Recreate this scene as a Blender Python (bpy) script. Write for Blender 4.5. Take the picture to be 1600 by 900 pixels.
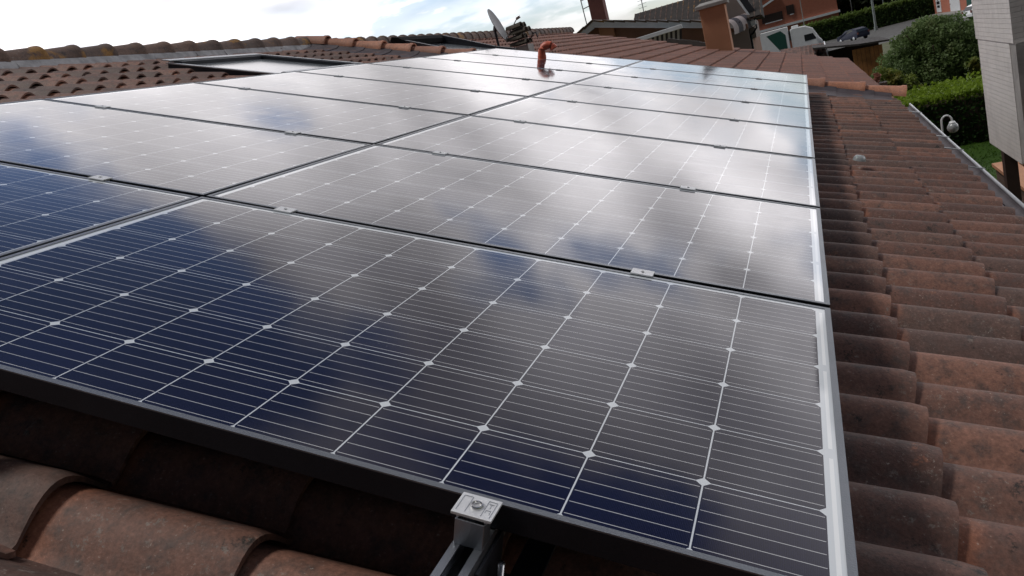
import bpy, math, random
import numpy as np
from mathutils import Matrix, Vector
random.seed(7); rng = np.random.default_rng(7)
S = bpy.context.scene
COL = S.collection
R_ = math.radians
for o in list(bpy.data.objects): bpy.data.objects.remove(o)

# ------------------------------------------------------------------ camera
cam = bpy.data.cameras.new('camera'); camo = bpy.data.objects.new('camera', cam); COL.objects.link(camo)
cam.lens = 28.191; cam.sensor_width = 36; cam.clip_start = .02; cam.clip_end = 2000
RC = [[0.9130488443182699, 0.3209944598091498, -0.2516035863434857],
      [-0.15230352581759402, -0.30392514439738627, -0.9404430565571514],
      [-0.3783456672311727, 0.8969905592451127, -0.2286099138544493]]
CAM = (1.5550870465, -0.8140940969, 4.5)
camo.matrix_world = Matrix(((RC[0][0], -RC[1][0], -RC[2][0], CAM[0]), (RC[0][1], -RC[1][1], -RC[2][1], CAM[1]),
                            (RC[0][2], -RC[1][2], -RC[2][2], CAM[2]), (0, 0, 0, 1)))
S.camera = camo
S.render.resolution_x = 1024; S.render.resolution_y = 576

# ------------------------------------------------------------------ sky: blue with broken bright cloud
W = bpy.data.worlds.new('World'); S.world = W; W.use_nodes = True
SUN_EL, SUN_AZ = 62, -106            # azimuth from +Y towards +X
def world():
    nt = W.node_tree; N = nt.nodes; L = nt.links; N.clear()
    out = N.new('ShaderNodeOutputWorld'); bg = N.new('ShaderNodeBackground'); L.new(bg.outputs[0], out.inputs[0])
    bg.inputs[1].default_value = .12
    sky = N.new('ShaderNodeTexSky'); sky.sky_type = 'NISHITA'; sky.sun_disc = False
    sky.sun_elevation = R_(SUN_EL); sky.sun_rotation = R_(SUN_AZ); sky.dust_density = .6; sky.air_density = 1.3
    tc = N.new('ShaderNodeTexCoord'); sep = N.new('ShaderNodeSeparateXYZ'); L.new(tc.outputs['Generated'], sep.inputs[0])
    def m(op, a, b=None, c=None, clamp=False):
        n = N.new('ShaderNodeMath'); n.operation = op; n.use_clamp = clamp
        for i, v in enumerate((a, b, c)):
            if v is None: continue
            if hasattr(v, 'links'): L.new(v, n.inputs[i])
            else: n.inputs[i].default_value = v
        return n.outputs[0]
    zz = m('MAXIMUM', sep.outputs[2], 0.0)
    den = m('ADD', zz, .22)
    cx = m('DIVIDE', sep.outputs[0], den); cy = m('DIVIDE', sep.outputs[1], den)
    cmb = N.new('ShaderNodeCombineXYZ'); L.new(cx, cmb.inputs[0]); L.new(cy, cmb.inputs[1])
    def noise(scale, det, off, rough=.55):
        mp = N.new('ShaderNodeMapping'); mp.inputs['Location'].default_value = off
        L.new(cmb.outputs[0], mp.inputs[0])
        n = N.new('ShaderNodeTexNoise'); n.inputs['Scale'].default_value = scale; n.inputs['Detail'].default_value = det
        n.inputs['Roughness'].default_value = rough; L.new(mp.outputs[0], n.inputs[0]); return n.outputs[0]
    n1 = noise(2.0, 7, (1.9, 9.4, 2), .5); n2 = noise(2.9, 3, (9.3, 4.1, 2), .45); n3 = noise(.8, 3, (1.2, 7.7, 5))
    mask = N.new('ShaderNodeMapRange'); mask.inputs['From Min'].default_value = .44; mask.inputs['From Max'].default_value = .56
    mask.interpolation_type = 'SMOOTHSTEP'
    # more cloud towards the horizon in front
    front = N.new('ShaderNodeMapRange'); L.new(sep.outputs[1], front.inputs[0])
    front.inputs['From Min'].default_value = -.40; front.inputs['From Max'].default_value = .25
    def ramp(v, a, b, c, d):
        n = N.new('ShaderNodeMapRange'); n.interpolation_type = 'SMOOTHSTEP'; L.new(v, n.inputs[0])
        for k, x in zip(('From Min', 'From Max', 'To Min', 'To Max'), (a, b, c, d)): n.inputs[k].default_value = x
        return n.outputs[0]
    low = m('MULTIPLY', ramp(zz, .32, .60, 1.2, -.12), ramp(zz, .05, .17, -.75, 1.))
    L.new(m('ADD', n1, m('MULTIPLY', m('MULTIPLY', low, front.outputs[0]), .10)), mask.inputs[0])
    shade = N.new('ShaderNodeMapRange'); L.new(m('ADD', m('MULTIPLY', n2, .5), m('MULTIPLY', n3, .5)), shade.inputs[0])
    shade.inputs['From Min'].default_value = .36; shade.inputs['From Max'].default_value = .62
    shade.inputs['To Min'].default_value = .45; shade.inputs['To Max'].default_value = 1.45
    # cloud radiance: bright ahead and low, greyer overhead, unseen sky behind darkened to keep panel undersides dim
    rad = m('ADD', m('MULTIPLY', front.outputs[0], 10.6), .7)
    up = m('MULTIPLY', ramp(zz, .26, .60, 1.34, .29), ramp(zz, .0, .22, .58, 1.))
    # added brightness in the unseen sky to either side, lifts side-facing walls
    yy = m('DIVIDE', m('SUBTRACT', sep.outputs[1], .02), .30); side = m('POWER', 2.718, m('MULTIPLY', m('MULTIPLY', yy, yy), -1.))
    rad = m('MULTIPLY', m('ADD', m('MULTIPLY', rad, up), m('MULTIPLY', side, 3.0)), shade.outputs[0])
    cc = N.new('ShaderNodeCombineXYZ'); L.new(rad, cc.inputs[0]); L.new(m('MULTIPLY', rad, .965), cc.inputs[1]); L.new(m('MULTIPLY', rad, .985), cc.inputs[2])
    skm = N.new('ShaderNodeMix'); skm.data_type = 'RGBA'; skm.blend_type = 'MULTIPLY'; skm.inputs[0].default_value = 1
    L.new(sky.outputs[0], skm.inputs[6]); sf = m('MULTIPLY', m('MINIMUM', up, 1.0), m('ADD', m('MULTIPLY', front.outputs[0], 1.5), .3))
    sc = N.new('ShaderNodeCombineXYZ')
    for i, k in enumerate((.62, .63, .74)): L.new(m('MULTIPLY', sf, k), sc.inputs[i])
    L.new(sc.outputs[0], skm.inputs[7])
    mix = N.new('ShaderNodeMix'); mix.data_type = 'RGBA'; lowp = m('MULTIPLY', ramp(noise(2.6, 5, (4.7, 1.3, 5), .5), .45, .55, 0., .85), ramp(zz, .08, .20, 1., 0.))
    L.new(m('MULTIPLY', m('MAXIMUM', mask.outputs[0], ramp(zz, .02, .20, .55, 0.)), m('SUBTRACT', 1., lowp)), mix.inputs[0])
    L.new(skm.outputs[2], mix.inputs[6]); L.new(cc.outputs[0], mix.inputs[7]); L.new(mix.outputs[2], bg.inputs[0])
world()
sl = bpy.data.lights.new('sun', 'SUN'); so = bpy.data.objects.new('sun', sl); COL.objects.link(so)
sl.energy = 1.75; sl.angle = R_(12); sl.color = (1, .96, .9)
d = Vector((math.sin(R_(SUN_AZ)) * math.cos(R_(SUN_EL)), math.cos(R_(SUN_AZ)) * math.cos(R_(SUN_EL)), math.sin(R_(SUN_EL))))
so.rotation_euler = d.to_track_quat('Z', 'Y').to_euler(); so.location = (0, 0, 30)
S.view_settings.view_transform = 'Standard'; S.view_settings.look = 'None'; S.view_settings.gamma = 1
S.view_settings.use_curve_mapping = False
S.view_settings.exposure = 0.0

# ------------------------------------------------------------------ materials
def newmat(name):
    m = bpy.data.materials.new(name); m.use_nodes = True; nt = m.node_tree
    return m, nt, nt.nodes, nt.links, nt.nodes['Principled BSDF']
def mathf(nt):
    def m(op, a, b=None, c=None, clamp=False):
        n = nt.nodes.new('ShaderNodeMath'); n.operation = op; n.use_clamp = clamp
        for i, v in enumerate((a, b, c)):
            if v is None: continue
            if hasattr(v, 'links'): nt.links.new(v, n.inputs[i])
            else: n.inputs[i].default_value = v
        return n.outputs[0]
    return m
def mixf(nt, fac, a, b):
    n = nt.nodes.new('ShaderNodeMix'); n.data_type = 'RGBA'
    for i, v in ((0, fac), (6, a), (7, b)):
        if hasattr(v, 'links'): nt.links.new(v, n.inputs[i])
        elif i == 0: n.inputs[0].default_value = v
        else: n.inputs[i].default_value = (*v, 1)
    return n.outputs[2]
def noisef(nt, scale, det=4, rough=.6, vec=None, off=(0, 0, 0), stretch=(1, 1, 1)):
    if vec is None: vec = nt.nodes.new('ShaderNodeTexCoord').outputs['Object']
    mp = nt.nodes.new('ShaderNodeMapping'); mp.inputs['Location'].default_value = off; mp.inputs['Scale'].default_value = stretch
    nt.links.new(vec, mp.inputs[0])
    n = nt.nodes.new('ShaderNodeTexNoise'); n.inputs['Scale'].default_value = scale; n.inputs['Detail'].default_value = det
    n.inputs['Roughness'].default_value = rough; nt.links.new(mp.outputs[0], n.inputs[0]); return n.outputs[0]
def rangef(nt, v, a, b, c=0., d=1., smooth=True):
    n = nt.nodes.new('ShaderNodeMapRange'); nt.links.new(v, n.inputs[0])
    for k, x in zip(('From Min', 'From Max', 'To Min', 'To Max'), (a, b, c, d)): n.inputs[k].default_value = x
    if smooth: n.interpolation_type = 'SMOOTHSTEP'
    return n.outputs[0]
def bump(nt, P, h, dist, strength=1.):
    b = nt.nodes.new('ShaderNodeBump'); b.inputs['Distance'].default_value = dist; b.inputs['Strength'].default_value = strength
    nt.links.new(h, b.inputs['Height']); nt.links.new(b.outputs[0], P.inputs['Normal'])
def mat(name, col, rough=.6, metal=0., var=.12, scale=6., bmp=.0, bscale=60., spec=.5):
    m, nt, N, L, P = newmat(name)
    n = noisef(nt, scale, 5)
    c = mixf(nt, rangef(nt, n, .3, .7), tuple(x * (1 - var) for x in col), tuple(min(1, x * (1 + var)) for x in col))
    L.new(c, P.inputs['Base Color']); P.inputs['Roughness'].default_value = rough; P.inputs['Metallic'].default_value = metal
    P.inputs['Specular IOR Level'].default_value = spec
    if bmp: bump(nt, P, noisef(nt, bscale, 4), bmp)
    return m

def tile_mat(name, kind='old'):
    """terracotta: per tile tone (attribute R,B), cleaner clay under the overlap (G = position along the tile)"""
    m, nt, N, L, P = newmat(name); M = mathf(nt)
    at = N.new('ShaderNodeAttribute'); at.attribute_name = 'tile'; sp = N.new('ShaderNodeSeparateColor'); L.new(at.outputs['Color'], sp.inputs[0])
    r, g, b = sp.outputs[0], sp.outputs[1], sp.outputs[2]
    big = noisef(nt, 3.0, 5); mid = noisef(nt, 22, 6, .7); fine = noisef(nt, 150, 4, .7); fl = noisef(nt, 9, 6, .75, off=(4, 2, 1))
    if kind == 'old': A, B, C2, D = (.118, .060, .047), (.250, .122, .086), (.092, .064, .056), (.36, .135, .072)
    elif kind == 'far': A, B, C2, D = (.20, .092, .066), (.26, .125, .092), (.14, .08, .066), (.33, .13, .08)
    elif kind == 'cap': A, B, C2, D = (.36, .15, .085), (.46, .21, .13), (.27, .13, .09), (.5, .22, .13)
    else: A, B, C2, D = (.125, .080, .062), (.195, .115, .082), (.08, .058, .05), (.24, .12, .07)
    c = mixf(nt, r, A, B)
    c = mixf(nt, rangef(nt, mid, .42, .72), c, C2)
    c = mixf(nt, M('MULTIPLY', rangef(nt, b, .5, .95), .7), c, C2)
    # fresh clay where the tile above used to shelter it, and rubbed patches
    fresh = rangef(nt, M('ADD', g, M('MULTIPLY', mid, .12)), .24, .34, 1, 0)
    c = mixf(nt, M('MULTIPLY', fresh, M('MULTIPLY', rangef(nt, M('FRACT', M('MULTIPLY', b, 7.3)), .3, .9), .8)), c, D)
    c = mixf(nt, M('MULTIPLY', rangef(nt, fl, .63, .70), .55), c, D)
    # black lichen crust, pale lichen specks
    blk = rangef(nt, M('ADD', fl, M('MULTIPLY', fine, .22)), .42, .52, 1, 0)
    if kind in ('old', 'mossy'):
        c = mixf(nt, M('MULTIPLY', blk, .95), c, (.024, .021, .019))
        c = mixf(nt, M('MULTIPLY', rangef(nt, noisef(nt, 42, 7, .8, off=(3, 3, 9)), .56, .63), M('MULTIPLY', rangef(nt, noisef(nt, 6, 4, .6, off=(1, 8, 2)), .45, .6), .75)), c, (.24, .21, .185))
        c = mixf(nt, M('MULTIPLY', M('MULTIPLY', rangef(nt, fine, .62, .70), rangef(nt, fl, .45, .6)), .8), c, (.36, .33, .29))
    if kind == 'mossy':
        c = mixf(nt, M('MULTIPLY', rangef(nt, noisef(nt, 1.3, 5, .7, off=(0, 5, 0)), .55, .60), .8), c, (.33, .17, .035))
    g_ = N.new('ShaderNodeCombineXYZ'); gv = M('MULTIPLY', rangef(nt, fine, .3, .7, .72, 1.25, False), rangef(nt, noisef(nt, 60, 5, .7, off=(7, 1, 3)), .3, .7, .78, 1.2, False))
    for i in range(3): L.new(gv, g_.inputs[i])
    gm = N.new('ShaderNodeMix'); gm.data_type = 'RGBA'; gm.blend_type = 'MULTIPLY'; gm.inputs[0].default_value = 1; L.new(c, gm.inputs[6]); L.new(g_.outputs[0], gm.inputs[7]); c = gm.outputs[2]
    L.new(c, P.inputs['Base Color']); P.inputs['Roughness'].default_value = .68; P.inputs['Specular IOR Level'].default_value = .45
    h = M('ADD', M('MULTIPLY', mid, .9), M('MULTIPLY', fine, .25)); bump(nt, P, h, .0035, .6)
    return m

def cell_mat():
    """glass face of a 60-cell module; object space: x along the long side, y along the short side, origin at the cell grid corner"""
    m, nt, N, L, P = newmat('solar_cells'); M = mathf(nt)
    c = .1588
    tc = N.new('ShaderNodeTexCoord'); sp = N.new('ShaderNodeSeparateXYZ'); L.new(tc.outputs['Object'], sp.inputs[0])
    x, y = sp.outputs[0], sp.outputs[1]
    u, v = M('DIVIDE', x, c), M('DIVIDE', y, c)
    du = M('MULTIPLY', M('ABSOLUTE', M('SUBTRACT', u, M('ROUND', u))), c)
    dv = M('MULTIPLY', M('ABSOLUTE', M('SUBTRACT', v, M('ROUND', v))), c)
    gap = M('MAXIMUM', M('LESS_THAN', du, .00115), M('LESS_THAN', dv, .00085))
    dia = M('LESS_THAN', M('ADD', du, dv), .0105)
    ins = M('MULTIPLY', M('MULTIPLY', M('GREATER_THAN', x, 0.), M('LESS_THAN', x, 10 * c)), M('MULTIPLY', M('GREATER_THAN', y, 0.), M('LESS_THAN', y, 6 * c)))
    white = M('MAXIMUM', M('MAXIMUM', gap, dia), M('SUBTRACT', 1., ins))
    w6 = M('MULTIPLY', v, 6.)
    fb = M('MULTIPLY', M('ABSOLUTE', M('SUBTRACT', M('FRACT', w6), .5)), c / 6)
    bus = M('MULTIPLY', M('LESS_THAN', fb, .00062), M('GREATER_THAN', du, .0032))
    # cell tone differs a little from cell to cell, and wanders over the wafer
    cid = N.new('ShaderNodeCombineXYZ'); L.new(M('FLOOR', u), cid.inputs[0]); L.new(M('FLOOR', v), cid.inputs[1])
    oi = N.new('ShaderNodeObjectInfo'); L.new(M('MULTIPLY', oi.outputs['Random'], 50.), cid.inputs[2])
    wn = N.new('ShaderNodeTexWhiteNoise'); wn.noise_dimensions = '3D'; L.new(cid.outputs[0], wn.inputs[0])
    cell = mixf(nt, wn.outputs[0], (.003, .004, .020), (.005, .006, .028))
    cell = mixf(nt, M('MULTIPLY', rangef(nt, noisef(nt, 2.5, 3), .35, .7), .5), cell, (.006, .004, .014))
    # fine silver fingers
    fin = M('LESS_THAN', M('FRACT', M('DIVIDE', x, .00205)), .10)
    cell = mixf(nt, M('MULTIPLY', fin, .25), cell, (.10, .10, .16))
    col = mixf(nt, bus, cell, (.50, .51, .53))
    col = mixf(nt, M('MULTIPLY', white, M('SUBTRACT', 1., M('MULTIPLY', bus, ins))), col, (.62, .66, .70))
    # tinned collector ribbon in the end margins, in lengths of two cells
    seg = M('ABSOLUTE', M('SUBTRACT', M('FRACT', M('DIVIDE', v, 2.)), .5))
    rib = M('MULTIPLY', M('LESS_THAN', seg, .455), M('MAXIMUM', M('LESS_THAN', M('ABSOLUTE', M('SUBTRACT', x, 10 * c + .0095)), .003), M('LESS_THAN', M('ABSOLUTE', M('ADD', x, .0085)), .0022)))
    rib = M('MULTIPLY', rib, M('MULTIPLY', M('GREATER_THAN', y, .008), M('LESS_THAN', y, 6 * c - .008)))
    col = mixf(nt, rib, col, (.80, .83, .85))
    # dust film and dried drops
    dust = noisef(nt, 320, 2, .6); dm = noisef(nt, 4.5, 5, .7, off=(2, 0, 0))
    dd = M('MULTIPLY', rangef(nt, dust, .66, .72), rangef(nt, dm, .56, .72))
    col = mixf(nt, M('MULTIPLY', dd, .35), col, (.35, .35, .36))
    sm = noisef(nt, 3.0, 4, .6, stretch=(1, 1, 1)); film = M('MULTIPLY', rangef(nt, sm, .45, .75), .005)
    col = mixf(nt, film, col, (.5, .5, .52))
    L.new(col, P.inputs['Base Color']); P.inputs['Roughness'].default_value = .5; P.inputs['Specular IOR Level'].default_value = 0.0
    P.inputs['Coat Weight'].default_value = 1.; P.inputs['Coat IOR'].default_value = 1.50
    L.new(M('ADD', .055, M('MULTIPLY', M('ADD', rangef(nt, dm, .4, .7), dd), .05)), P.inputs['Coat Roughness'])
    return m

def leaf_mat(name, a, b, c=None, top=None, ztop=(0, 1)):
    m, nt, N, L, P = newmat(name); M = mathf(nt)
    n = noisef(nt, 1.7, 4); n2 = noisef(nt, 25, 3)
    col = mixf(nt, rangef(nt, M('ADD', M('MULTIPLY', n, .5), M('MULTIPLY', n2, .5)), .38, .62), a, b)
    if c: col = mixf(nt, M('MULTIPLY', rangef(nt, noisef(nt, .9, 3, off=(5, 5, 5)), .55, .7), .7), col, c)
    if top:   # this year's shoots on the clipped top
        ge = N.new('ShaderNodeTexCoord'); sp = N.new('ShaderNodeSeparateXYZ'); L.new(ge.outputs['Object'], sp.inputs[0])
        col = mixf(nt, rangef(nt, M('ADD', sp.outputs[2], M('MULTIPLY', n2, .25)), ztop[0], ztop[1]), col, top)
    L.new(col, P.inputs['Base Color']); P.inputs['Roughness'].default_value = .55; P.inputs['Specular IOR Level'].default_value = .3
    try: P.inputs['Transmission Weight'].default_value = 0.
    except Exception: pass
    tr = N.new('ShaderNodeBsdfTranslucent'); L.new(col, tr.inputs[0]); mx = N.new('ShaderNodeMixShader'); mx.inputs[0].default_value = .42
    out = [n for n in N if n.type == 'OUTPUT_MATERIAL'][0]
    L.new(P.outputs[0], mx.inputs[1]); L.new(tr.outputs[0], mx.inputs[2]); L.new(mx.outputs[0], out.inputs[0])
    return m

def brick_mat(name, a, b, mortar, scale=1., w=.25, h=.07, ms=.01, rough=.85, axis='xz', bmp=.004, stain=0.):
    m, nt, N, L, P = newmat(name); M = mathf(nt)
    tc = N.new('ShaderNodeTexCoord'); sp = N.new('ShaderNodeSeparateXYZ'); L.new(tc.outputs['Object'], sp.inputs[0])
    cb = N.new('ShaderNodeCombineXYZ'); L.new(M('ADD', sp.outputs[0], sp.outputs[1]), cb.inputs[0]); L.new(sp.outputs[2], cb.inputs[1])
    t = N.new('ShaderNodeTexBrick'); L.new(cb.outputs[0], t.inputs[0]); t.inputs['Scale'].default_value = 1
    t.inputs['Brick Width'].default_value = w; t.inputs['Row Height'].default_value = h; t.inputs['Mortar Size'].default_value = ms
    t.inputs['Mortar Smooth'].default_value = .4
    t.inputs['Color1'].default_value = (*a, 1); t.inputs['Color2'].default_value = (*b, 1); t.inputs['Mortar'].default_value = (*mortar, 1)
    c = t.outputs[0]
    n = noisef(nt, 2.5, 6, .7)
    c = mixf(nt, M('MULTIPLY', rangef(nt, n, .4, .75), .35 + stain), c, tuple(x * .55 for x in a))
    L.new(c, P.inputs['Base Color']); P.inputs['Roughness'].default_value = rough
    hh = M('ADD', M('MULTIPLY', t.outputs[1], -1.), M('MULTIPLY', noisef(nt, 90, 4), .5)); bump(nt, P, hh, bmp)
    return m

MT = dict(
    tile=tile_mat('aged_terracotta'), tile_far=tile_mat('red_terracotta', 'far'), darkstone=mat('weathered_dark_clay', (.085, .075, .06), .9, 0, .35, 12, .01, 40), cap=tile_mat('new_terracotta', 'cap'), mossy=tile_mat('mossy_terracotta', 'mossy'),
    cells=cell_mat(),
    alu=mat('anodised_aluminium', (.20, .215, .235), .38, .95, .05, 9, .0004, 400), rail_alu=mat('mill_aluminium', (.36, .38, .41), .36, .95, .10, 14, .0004, 300),
    alu_shade=mat('shade_toned_aluminium', (.032, .036, .045), .42, .9, .08, 9, .0004, 400), alu_lite=mat('cast_aluminium', (.72, .73, .74), .5, .6, .06, 30, .0006, 500),  # the panel frame metal has shade put into its colour
    steel=mat('stainless_steel', (.62, .62, .63), .25, 1., .05, 20),
    backsheet=mat('dark_backsheet', (.03, .03, .032), .7),
    rubber=mat('black_rubber', (.012, .012, .013), .9, spec=.08),
    lead=mat('lead_sheet', (.070, .058, .066), .6, .2, .25, 7, .003, 18),
    mortar=mat('pale_mortar', (.36, .36, .37), .9, 0, .25, 9, .008, 35),
    deck=mat('roof_deck', (.05, .035, .03), .9),
    plaster=mat('ochre_plaster', (.47, .235, .135), .85, 0, .1, 1.5, .002, 60),
    tan=mat('tan_plaster', (.265, .145, .10), .88, 0, .12, 1.2, .002, 60),
    greyplaster=mat('grey_plaster', (.27, .22, .20), .88, 0, .1, 1.),
    white=mat('white_painted_timber', (.78, .82, .86), .5, 0, .06, 3),
    whitepaint=mat('white_paint', (.72, .74, .76), .35, 0, .05, 3),
    zinc=mat('grey_zinc', (.46, .48, .50), .38, .75, .15, 5, .001, 80),
    dark=mat('dark_cladding', (.032, .034, .042), .45, .2, .2, 6),
    darkrough=mat('dark_bitumen', (.035, .030, .028), .9, 0, .3, 4, .01, 30),
    dishgrey=mat('grey_painted_steel', (.115, .118, .13), .5, .1, .12, 8),
    concrete=mat('grey_concrete', (.30, .29, .28), .9, 0, .18, 5, .005, 50),
    pvc=mat('red_brown_plastic_pipe', (.62, .13, .07), .42, 0, .12, 14, .001, 60),
    redpaint=mat('dull_red_plaster', (.20, .075, .065), .8, 0, .12, 4),
    brick=brick_mat('red_brick', (.46, .145, .082), (.40, .12, .07), (.36, .17, .12), ms=.012),
    greybrick=brick_mat('grey_painted_brick', (.68, .655, .635), (.64, .62, .605), (.60, .58, .565), w=.24, h=.042, ms=.004, bmp=.005, stain=.1),
    oldbrick=brick_mat('brown_brick', (.13, .07, .05), (.1, .06, .045), (.12, .1, .09)),
    shutter=mat('brown_shutter', (.05, .028, .022), .6, 0, .1, 4),
    wood=mat('orange_timber', (.35, .15, .05), .7, 0, .25, 3, .003, 30),
    darkwood=mat('dark_brown_timber', (.035, .018, .014), .7, 0, .2, 6),
    asphalt=mat('asphalt', (.085, .085, .082), .9, 0, .2, .8, .01, 12),
    pavement=mat('concrete_paving', (.24, .235, .22), .9, 0, .15, 2),
    soil=mat('ground_soil', (.075, .085, .035), .95, 0, .3, .4, .02, 9),
    glass=mat('window_glass', (.02, .025, .03), .06, 0, .02),
    frosted=mat('skylight_pane', (.17, .19, .21), .14, 0, .08, 2, spec=.55),
    lampglass=mat('lamp_globe', (.30, .32, .33), .12, 0, .3, 16, spec=.9),
    green=mat('dark_green_print', (.008, .075, .055), .5, 0, .08, 2),
    vanwhite=mat('white_car_paint', (.86, .88, .90), .25, 0, .04, 2),
    carpaint=mat('dark_blue_grey_car_paint', (.03, .035, .06), .45, .0, .06, 2, spec=.12),
    cardark=mat('black_car_trim', (.012, .012, .014), .4),
    tyre=mat('tyre_rubber', (.015, .015, .015), .85),
    poleg=mat('galvanised_pole', (.26, .30, .29), .55, .3, .1, 3),
    stripe_w=mat('white_awning_cloth', (.60, .60, .62), .8, 0, .06, 6), stripe_d=mat('dark_awning_cloth', (.06, .055, .07), .8, 0, .1, 6),
    stripe_b=mat('pinkish_awning_cloth', (.42, .36, .36), .8, 0, .1, 6),
    bark=mat('bark', (.07, .05, .035), .9, 0, .25, 8, .01, 30),
    pot=mat('clay_pots', (.33, .13, .09), .8, 0, .2, 8),
    hedge_near=leaf_mat('hedge_leaves', (.016, .040, .010), (.035, .085, .014), top=(.18, .27, .024), ztop=(1.33, 1.50)),
    hedge_far=leaf_mat('far_hedge_leaves', (.035, .070, .020), (.075, .125, .032), top=(.13, .19, .04), ztop=(2.2, 2.9)),
    bush=leaf_mat('shrub_leaves', (.095, .145, .052), (.17, .25, .09), (.22, .26, .11)),
    bush2=leaf_mat('laurel_leaves', (.08, .13, .03), (.20, .24, .05), (.3, .24, .06)),
    trees=leaf_mat('tree_leaves', (.016, .026, .014), (.035, .05, .022)),
    grassl=leaf_mat('grass_blades', (.045, .10, .016), (.075, .15, .022)),
)

# ------------------------------------------------------------------ geometry helpers
O_Z = 4.434346331903581; SL = R_(20.)
RW = Matrix(((math.cos(SL), 0, math.sin(SL)), (0, 1, 0), (-math.sin(SL), 0, math.cos(SL))))
OV = Vector((0, 0, O_Z))
def wz(x, y): return 0.0018438643602666119 * x * y + 0.0005079885385167588 * y * y - 0.0017169435486138974 * x * x
def roofpt(p):        # slightly sagging roof, local slope coordinates -> world
    x, y, z = p; y2 = min(max(y, -3.), 9.); x2 = min(max(x, -4.6), 2.9)
    return tuple(RW @ Vector((x, y, z + wz(x2, y2))) + OV)
def flatpt(p): return tuple(RW @ Vector(p) + OV)

class MB:
    def __init__(s, xf=None): s.v = []; s.f = []; s.xf = xf; s.col = []; s.cur = None
    def add(s, vs, fs):
        b = len(s.v); s.v += [tuple(p) for p in vs]; s.f += [tuple(i + b for i in f) for f in fs]
        if s.cur is not None: s.col += [s.cur] * len(vs)
    def box(s, x0, x1, y0, y1, z0, z1, M=None):
        vs = [(x, y, z) for z in (z0, z1) for y in (y0, y1) for x in (x0, x1)]
        if M is not None: vs = [tuple(M @ Vector(p)) for p in vs]
        s.add(vs, [(0, 2, 3, 1), (4, 5, 7, 6), (0, 1, 5, 4), (2, 6, 7, 3), (0, 4, 6, 2), (1, 3, 7, 5)]); return s
    def bar(s, p, q, w, h=None, up=(0, 0, 1)):
        p, q = Vector(p), Vector(q); h = h or w; d = (q - p); l = d.length; d.normalize(); u = Vector(up)
        if abs(d.dot(u)) > .98: u = Vector((0, 1, 0))
        sd = d.cross(u).normalized(); u = sd.cross(d)
        M = Matrix((sd, d, u)).transposed().to_4x4(); M.translation = p
        return s.box(-w / 2, w / 2, 0, l, -h / 2, h / 2, M)
    def tube(s, pts, r, n=10, caps=True):
        pts = [Vector(p) for p in pts]; rs = r if isinstance(r, (list, tuple)) else [r] * len(pts); vs = []; fs = []
        for i, p in enumerate(pts):
            d = (pts[min(i + 1, len(pts) - 1)] - pts[max(i - 1, 0)]).normalized()
            a = Vector((1, 0, 0)) if abs(d.x) < .8 else Vector((0, 1, 0))
            e1 = d.cross(a).normalized(); e2 = d.cross(e1)
            for k in range(n):
                t = 2 * math.pi * k / n; vs.append(p + (e1 * math.cos(t) + e2 * math.sin(t)) * rs[i])
        for i in range(len(pts) - 1):
            for k in range(n): fs.append((i * n + k, i * n + (k + 1) % n, (i + 1) * n + (k + 1) % n, (i + 1) * n + k))
        if caps: fs += [tuple(range(n))[::-1], tuple((len(pts) - 1) * n + k for k in range(n))]
        s.add(vs, fs); return s
    def prism(s, poly, d):    # polygon (list of 3d points) swept along vector d
        n = len(poly); d = Vector(d); vs = [Vector(p) for p in poly] + [Vector(p) + d for p in poly]
        s.add(vs, [tuple(range(n))[::-1], tuple(range(n, 2 * n))] + [(i, (i + 1) % n, n + (i + 1) % n, n + i) for i in range(n)]); return s
    def lathe(s, prof, c=(0, 0, 0), n=20, M=None):
        vs = []; fs = []
        for r, z in prof:
            for k in range(n):
                t = 2 * math.pi * k / n; p = Vector((r * math.cos(t), r * math.sin(t), z))
                if M is not None: p = M @ p
                vs.append(p + Vector(c))
        for i in range(len(prof) - 1):
            for k in range(n): fs.append((i * n + k, i * n + (k + 1) % n, (i + 1) * n + (k + 1) % n, (i + 1) * n + k))
        s.add(vs, fs); return s
    def build(s, name, m, parent=None, smooth=False, bevel=0., loc=None):
        vs = [s.xf(p) for p in s.v] if s.xf else s.v
        off = Vector(loc) if loc is not None else (parent.location.copy() if (parent is not None and s.xf is not None) else Vector((0, 0, 0)))
        if s.xf is not None or loc is not None: vs = [tuple(Vector(p) - off) for p in vs]
        me = bpy.data.meshes.new(name); me.from_pydata([tuple(p) for p in vs], [], s.f); me.update()
        if s.col:
            a = me.color_attributes.new('tile', 'FLOAT_COLOR', 'POINT'); a.data.foreach_set('color', np.array(s.col, dtype=np.float32).ravel())
        me.materials.append(MT[m] if isinstance(m, str) else m)
        o = bpy.data.objects.new(name, me); COL.objects.link(o)
        if parent is not None: o.parent = parent
        elif loc is not None: o.location = loc
        if smooth:
            me.shade_smooth()
            try: me.set_sharp_from_angle(angle=R_(42))
            except Exception: pass
        if bevel:
            b = o.modifiers.new('bevel', 'BEVEL'); b.width = bevel; b.segments = 2; b.limit_method = 'ANGLE'
        return o
def tag(o, label=None, cat=None, group=None, kind=None):
    for k, v in (('label', label), ('category', cat), ('group', group), ('kind', kind)):
        if v: o[k] = v
    return o
def thing(name, label, cat, loc=(0, 0, 0), group=None, M=None):
    e = bpy.data.objects.new(name, None); COL.objects.link(e); e.empty_display_size = .1
    if M is not None: e.matrix_world = M
    else: e.location = loc
    return tag(e, label, cat, group)
def copy_tree(o):
    c = o.copy(); COL.objects.link(c)
    for ch in o.children:
        k = ch.copy(); COL.objects.link(k); k.parent = c
        for g in ch.children:
            q = g.copy(); COL.objects.link(q); q.parent = k
    return c
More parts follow.
